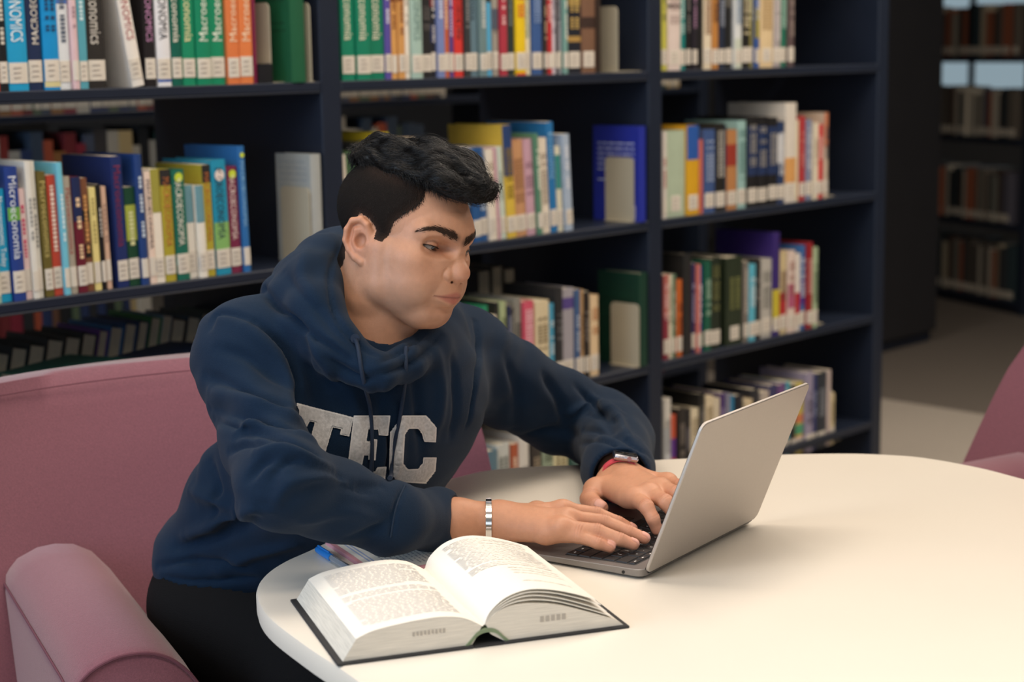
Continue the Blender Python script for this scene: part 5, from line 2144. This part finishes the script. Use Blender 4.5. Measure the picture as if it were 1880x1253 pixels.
ht = tree_of(hxV, hxF)
FOLDS = [
    # near shoulder and upper arm
    ([(470, 590), (520, 640), (545, 700), (548, 770)], .007, -.007), ([(455, 600), (505, 650), (528, 710), (532, 770)], .012, .005),
    ([(385, 600), (400, 575), (440, 580), (480, 600)], .007, -.004),
    ([(378, 690), (430, 710), (500, 735), (545, 760)], .010, -.005), ([(385, 715), (440, 735), (500, 752), (550, 775)], .011, .006),
    ([(385, 750), (440, 762), (510, 780), (560, 800)], .009, -.006), ([(440, 785), (490, 775), (545, 795), (578, 815)], .010, .006),
    ([(435, 800), (470, 790), (530, 810), (580, 838)], .008, -.006), ([(470, 830), (520, 825), (570, 845), (610, 862)], .010, .005),
    ([(500, 880), (525, 850), (570, 850), (620, 872)], .008, -.005), ([(500, 935), (530, 890), (590, 880), (650, 890)], .010, .005),
    ([(560, 900), (610, 880), (660, 890), (700, 893)], .007, -.004),
    # forearm
    ([(560, 960), (640, 940), (700, 960)], .010, .003), ([(742, 893), (726, 930), (716, 985)], .0035, -.0035),
    # chest and waist
    ([(560, 640), (580, 720), (600, 790)], .012, -.004), ([(690, 700), (700, 760), (695, 840)], .012, -.003),
    ([(640, 700), (655, 770), (660, 850)], .014, .004), ([(715, 790), (722, 830), (712, 880)], .008, -.007), ([(738, 780), (735, 830), (728, 880)], .010, .003),
    ([(800, 640), (810, 720), (800, 800)], .014, .004), ([(830, 660), (838, 730), (830, 800)], .010, -.004),
    ([(872, 590), (880, 650), (872, 720), (858, 780)], .006, -.006), ([(350, 900), (400, 920), (440, 930)], .012, .006),
    ([(340, 990), (420, 950), (480, 930)], .012, .007), ([(325, 1005), (400, 985), (470, 950)], .010, -.006),
    ([(290, 1040), (360, 1030), (450, 1040)], .007, -.005), ([(400, 1045), (460, 1020), (540, 1000)], .010, .005),
    ([(400, 640), (450, 655), (500, 690), (540, 730)], .010, -.004), ([(392, 770), (430, 780), (470, 800)], .007, -.005), ([(420, 830), (450, 815), (490, 815)], .007, -.005),
    ([(455, 880), (480, 850), (505, 845)], .008, -.005), ([(600, 880), (640, 895), (690, 905)], .007, -.004), ([(640, 985), (700, 965), (720, 940)], .008, -.003),
    ([(385, 850), (400, 900), (395, 950)], .010, -.005), ([(420, 960), (470, 930), (500, 930)], .008, -.005), ([(300, 1062), (380, 1068), (470, 1060)], .005, -.004),
    ([(600, 660), (650, 690), (690, 700)], .008, -.005), ([(560, 600), (590, 660), (640, 720)], .010, .004), ([(760, 690), (770, 760), (775, 840)], .012, -.004),
    # far sleeve
    ([(930, 660), (950, 730), (945, 800)], .012, -.004), ([(1000, 690), (1030, 740), (1040, 800)], .012, -.005), ([(1060, 712), (1100, 750), (1130, 800)], .010, -.005),
    ([(1075, 722), (1125, 755), (1155, 805)], .009, .005), ([(1080, 760), (1130, 775), (1180, 812)], .006, -.004), ([(1070, 790), (1120, 795), (1190, 838)], .006, -.0035),
    ([(1065, 815), (1110, 812), (1188, 850)], .005, -.003), ([(1030, 770), (1080, 745), (1140, 762)], .008, .005), ([(960, 800), (1010, 790), (1060, 800)], .010, -.004),
    # hood
    ([(630, 440), (612, 480), (604, 530), (622, 590), (668, 640), (695, 655)], .0035, -.003), ([(520, 500), (560, 545), (610, 600), (660, 650)], .010, -.003),
    ([(484, 530), (510, 565), (560, 605), (640, 660)], .006, -.008), ([(560, 460), (555, 510), (585, 570)], .014, .004),
    ([(700, 665), (745, 640), (790, 605)], .004, -.004), ([(690, 690), (760, 665), (810, 615)], .006, -.005),
]
for q in FOLDS:
    hxV = fold(hxV, hxF, ht, *q)
# ribbed cuffs and soft unevenness everywhere
nz = np.sin(hxV[:, 0] * 61 + 3 * np.sin(hxV[:, 2] * 37)) * np.sin(hxV[:, 1] * 53 + 2 * np.sin(hxV[:, 0] * 41)) * np.sin(hxV[:, 2] * 47 + 1.3)
hxV = hxV + normals(hxV, hxF) * (nz * .0022)[:, None]
hxV = lap_smooth(hxV, hxF, 1, 0.25)
M_hood = mat('navy_fleece', '0d2238', 0.95, noise=0.10, nscale=500, bump=0.35, bscale=1100, sheen=0.06, spec=0.2)
hoodie = link('hoodie', big_mesh(hxV, hxF), M_hood, person)
hoodie['label'] = 'navy hooded sweatshirt with grey TEC letters'
ht = tree_of(hxV, hxF)


def cloth_hit(px, py, zlo, zhi):
    d = FWD + (px - 940) / F_PX * RGT - (py - 626.5) / F_PX * UPV
    o = EYE.copy()
    for _ in range(6):
        h = ht.ray_cast(Vector(o), Vector(d).normalized())
        if h[0] is None:
            return None
        p = np.array(h[0])
        Z = (p - EYE) @ FWD
        if zlo < Z < zhi and np.array(h[1]) @ d < 0:
            return p, np.array(h[1])
        o = p + d / np.linalg.norm(d) * .002
    return None


def in_poly(x, y, P):
    c = False
    n = len(P)
    for i in range(n):
        a, b = P[i], P[(i + 1) % n]
        if (a[1] > y) != (b[1] > y) and x < (b[0] - a[0]) * (y - a[1]) / (b[1] - a[1]) + a[0]:
            c = not c
    return c


def grow(P, e):
    P = np.array(P, float)
    n = len(P)
    out = []
    ar = sum(P[i][0] * P[(i + 1) % n][1] - P[(i + 1) % n][0] * P[i][1] for i in range(n))
    sg = 1 if ar > 0 else -1
    for i in range(n):
        a, b, c = P[i - 1], P[i], P[(i + 1) % n]
        n1 = np.array([(b - a)[1], -(b - a)[0]]) / np.linalg.norm(b - a) * sg
        n2 = np.array([(c - b)[1], -(c - b)[0]]) / np.linalg.norm(c - b) * sg
        m = n1 + n2
        out.append(b + m / max(m @ m / 2, .35) * e)
    return out


LET3 = {'T': [(545, 742), (647, 768), (640, 800), (626, 797), (628, 787), (610, 783), (590, 850), (562, 842), (580, 775), (568, 772), (563, 782), (548, 778)],
        'E': [(651, 765), (715, 765), (711, 799), (697, 798), (696, 788), (675, 787), (671, 812), (680, 813), (682, 808), (691, 809), (688, 844), (678, 843), (678, 835), (667, 835), (661, 867), (690, 868), (694, 860), (708, 859), (705, 884), (638, 872)],
        'C': [(740, 765), (782, 765), (800, 786), (799, 811), (780, 810), (776, 795), (768, 786), (750, 786), (742, 798), (739, 853), (749, 864), (768, 863), (778, 852), (779, 842), (800, 842), (798, 865), (781, 887), (730, 884), (716, 862), (718, 795)]}
M_felt = mat('grey_felt', 'c2bfbd', 0.95, noise=0.22, nscale=260, bump=0.4, bscale=800)
M_trim = mat('white_stitching', 'dcd8d4', 0.9, bump=0.3, bscale=900)


# smooth sheet through the chest of the sweatshirt, for the appliqued letters
_s = []
for x in range(570, 806, 8):
    for y in range(745, 886, 8):
        h = cloth_hit(x, y, 2.10, 2.34)
        if h is not None:
            _s.append((x, y, (h[0] - EYE) @ FWD))
_s = np.array(_s)


def _basis(x, y):
    x, y = (np.asarray(x, float) - 690) / 120, (np.asarray(y, float) - 815) / 70
    return np.stack([np.ones_like(x), x, y, x * x, x * y, y * y, x ** 3, y ** 3], -1)


_w = np.ones(len(_s))
for _ in range(6):
    _c = np.linalg.lstsq(_basis(_s[:, 0], _s[:, 1]) * _w[:, None], _s[:, 2] * _w, rcond=None)[0]
    _r = _s[:, 2] - _basis(_s[:, 0], _s[:, 1]) @ _c
    _w = 1 / (1 + (np.abs(_r) / .006) ** 2)


def chest_z(x, y):
    return float(_basis(x, y) @ _c)


def chest_patch(name, P, off, m, step=1.4):
    P = np.array(P, float)

    def snap(x, y):
        best = (9.0, x, y)
        for k in range(len(P)):
            a, e = P[k], P[(k + 1) % len(P)] - P[k]
            t = min(max(((x - a[0]) * e[0] + (y - a[1]) * e[1]) / (e @ e), 0), 1)
            qx, qy = a[0] + t * e[0], a[1] + t * e[1]
            dd = math.hypot(x - qx, y - qy)
            if dd < best[0]:
                best = (dd, qx, qy)
        return best[1:] if best[0] < step * .5 else (x, y)
    x0, y0 = P.min(0) - 1
    x1, y1 = P.max(0) + 1
    nx, ny = int((x1 - x0) / step) + 1, int((y1 - y0) / step) + 1
    vid, V, F = {}, [], []

    def vert(i, j):
        if (i, j) not in vid:
            x, y = snap(x0 + i * step, y0 + j * step)
            zf = chest_z(x, y)
            h = cloth_hit(x, y, zf - .035, zf + .02)
            zz = zf if h is None else min(zf + .004, (h[0] - EYE) @ FWD)
            vid[i, j] = len(V)
            V.append(at(x, y, zz - off * 1.3))
        return vid[i, j]
    for j in range(ny):
        for i in range(nx):
            if in_poly(x0 + (i + .5) * step, y0 + (j + .5) * step, P):
                q = [vert(i, j), vert(i, j + 1), vert(i + 1, j + 1), vert(i + 1, j)]
                if min(q) >= 0 and max(np.linalg.norm(V[q[0]] - V[q[k]]) for k in (1, 2, 3)) < .006:
                    F.append(q)
    me = mesh(V, F, True)
    o = link(name, me, m, hoodie)
    return o


for ch, P in LET3.items():
    chest_patch('letter_border', grow(P, 1.7), .0016, M_trim)
    chest_patch('letter', grow(P, -1.1), .0026, M_felt)['label'] = 'grey felt letter ' + ch


def on_cloth(pxs, off, zlo, zhi, n=5):
    out = []
    for q in catmull(pxs, n):
        h = cloth_hit(q[0], q[1], zlo, zhi)
        if h is not None:
            out.append(h[0] + h[1] * off)
    return out


M_cord = mat('navy_cord', '16263c', 0.85, bump=0.4, bscale=900)
for pxs in ([(652, 622), (658, 650), (668, 690), (676, 740), (680, 800), (679, 864)], [(742, 640), (742, 690), (734, 750), (728, 800), (722, 850), (717, 884)]):
    pts = on_cloth(pxs, .0035, 2.0, 2.36)
    if len(pts) > 3:
        P = np.array(pts)
        for _ in range(4):
            P[1:-1] = .5 * P[1:-1] + .25 * (P[:-2] + P[2:])
        v, f = tube(P, [.0025] * (len(P) - 3) + [.0027, .0031, .0031], 8)
        cd = link('drawstring', smooth_shade(mesh(v, f), 1.5), M_cord, hoodie)
eyl = cloth_hit(652, 622, 2.0, 2.36)
if eyl is not None:
    v, f = tube([eyl[0] - eyl[1] * .001, eyl[0] + eyl[1] * .0022], .0055, 14)
    link('eyelet', mesh(v, f), M_cord, hoodie)
# seams
M_seam2 = mat('navy_seam', '15283d', 0.95)
for pxs in ([(744, 892), (728, 930), (717, 987)],):
    pts = on_cloth(pxs, .0004, 1.9, 2.2)
    if len(pts) > 2:
        link('cuff_seam', mesh(*tube(pts, .0010, 6)), M_seam2, hoodie)

# ---- trousers and shoes
M_pants = mat('black_denim', '0a0a0c', 0.9, spec=0.2, noise=0.15, nscale=300, bump=0.3, bscale=700)
tr = Sculpt((-0.62, 1.62, 0.02), (0.34, 2.75, 0.66), 0.007)
tr.ball(PE + np.array([0, 0, -.055]), (.165, .125, .085), R=RT)
HR, HL = PE - sd_ax * .085 + np.array([.02, -.02, -.055]), PE + sd_ax * .085 + np.array([.02, -.02, -.055])
KR, KL = np.array([-.02, 1.93, .52]), np.array([.15, 2.22, .52])
for h_, k_, f_ in ((HR, KR, np.array([-.02, 1.90, .07])), (HL, KL, np.array([.13, 2.20, .07]))):
    tr.chain([h_, (h_ + k_) / 2 + np.array([0, 0, .012]), k_], [.088, .080, .062], .04)
    tr.chain([k_, (k_ + f_) / 2 + np.array([-.02, .015, 0]), f_], [.060, .054, .044], .03)
tV2, tF2 = tr.mesh()
tV2 = lap_smooth(tV2, tF2, 2, .5)
link('trousers', big_mesh(tV2, tF2), M_pants, person)
for f_ in (np.array([-.02, 1.90, .0]), np.array([.13, 2.20, .0])):
    sh = Sculpt(f_ - .16, f_ + .16, .004)
    dr = np.array([.82, -.57, 0])
    sh.cone(f_ + np.array([0, 0, .045]) - dr * .04, f_ + np.array([0, 0, .035]) + dr * .12, .042, .034)
    sh.cone(f_ + np.array([0, 0, .09]), f_ + np.array([0, 0, .045]), .040, .045, .02)
    sh.sub(lambda P: P[..., 2] - .0045, f_ - .2, f_ + np.array([.2, .2, .01]), .002)
    v, f = sh.mesh()
    link('shoe', big_mesh(v, f), mat('dark_shoe', '1a1a1c', 0.6), person)

# ---- smart watch on the left wrist
wa = (ml_['middle'] - LELB)
wa = LWr - (LELB + (LWr - LELB) * .6)
wa /= np.linalg.norm(wa)
wc = LWr + wa * .006 + np.array([0, 0, -.001])
M_band = mat('coral_band', 'd8505e', 0.55)
M_case = mat('silver_case', 'c4bfc6', 0.25, metal=1.0)
up = np.array([0.16, -0.28, 0.94])
up -= wa * (up @ wa)
up /= np.linalg.norm(up)
sx_ = np.cross(up, wa)
Rw = .0290


def wpt(a, r, t):
    return wc + (math.cos(a) * up + math.sin(a) * sx_) * r + wa * t


watch = empty('smartwatch', tuple(wc))
tag(watch, 'silver smartwatch with coral band on the wrist of the far hand', 'watch')
v, f = [], []
n = 48
for i in range(n):
    a = 2 * math.pi * i / n
    for r, t in ((Rw - .0012, -.009), (Rw + .0006, -.0095), (Rw + .0006, .0095), (Rw - .0012, .009)):
        v.append(wpt(a, r, t) - wc)
for i in range(n):
    for k in range(4):
        f.append((i * 4 + k, ((i + 1) % n) * 4 + k, ((i + 1) % n) * 4 + (k + 1) % 4, i * 4 + (k + 1) % 4))
link('band', smooth_shade(mesh(v, f), .8), M_band, watch)
Wm = Matrix([[sx_[i], wa[i], up[i], (wpt(0, Rw + .004, 0) - wc)[i]] for i in range(3)] + [[0, 0, 0, 1]])
case = link('case', smooth_shade(bevel(mesh(*box_vf(-.0165, .0165, -.0145, .0145, -.0045, .0045)), .0042, 4), 1.2), M_case, watch)
case.matrix_local = Wm
link('screen', smooth_shade(bevel(mesh(*box_vf(-.0145, .0145, -.0125, .0125, .0040, .0056)), .0012, 2), 1), mat('watch_glass', '0a0a0c', 0.06), case)
link('crown', mesh(*tube([(.004, .0140, .0003), (.004, .0165, .0003)], .0030, 16)), mat('rose_crown', 'a88a90', 0.3, metal=0.8), case)
link('side_button', bevel(mesh(*box_vf(-.010, -.003, .0140, .0152, -.0012, .0012)), .0005, 1), M_case, case)

# ---- bracelet on the right wrist
ba = RW - atz(838, 957, .767)
ba /= np.linalg.norm(ba)
bc_ = atz(897, 957, .766)
brc = empty('bracelet', tuple(bc_))
tag(brc, 'flat silver bracelet round the wrist of the near arm', 'bracelet')
u1 = np.array([0, 0, 1.0]) - ba * ba[2]
u1 /= np.linalg.norm(u1)
u2 = np.cross(ba, u1)
q_ = rV - bc_
sel = np.abs(q_ @ ba) < .005
ang = np.arctan2(q_[sel] @ u2, q_[sel] @ u1)
rad_ = np.hypot(q_[sel] @ u2, q_[sel] @ u1)
ok_ = rad_ < .04
ang, rad_ = ang[ok_], rad_[ok_]


def wrist_r(a):
    d = np.abs((ang - a + math.pi) % (2 * math.pi) - math.pi)
    m = d < .22
    return float(rad_[m].max()) if m.any() else .025


v, f = [], []
for i in range(n):
    a = 2 * math.pi * i / n
    w = wrist_r(a)
    for r, t in ((w + .0003, -.0035), (w + .0017, -.0035), (w + .0017, .0035), (w + .0003, .0035)):
        v.append((math.cos(a) * u1 + math.sin(a) * u2) * r + ba * t)
for i in range(n):
    for k in range(4):
        f.append((i * 4 + k, ((i + 1) % n) * 4 + k, ((i + 1) % n) * 4 + (k + 1) % 4, i * 4 + (k + 1) % 4))
link('band', smooth_shade(mesh(v, f), .6), mat('polished_silver', 'd4d2d0', 0.18, metal=1.0), brc)
for k in range(10):
    a = 2 * math.pi * (k + .5) / 10
    p = (math.cos(a) * u1 + math.sin(a) * u2) * (wrist_r(a) + .0019)
    v, f = tube([p - ba * .003, p + ba * .003], .0007, 6)
    link('groove_bead', mesh(v, f), M_case, brc)
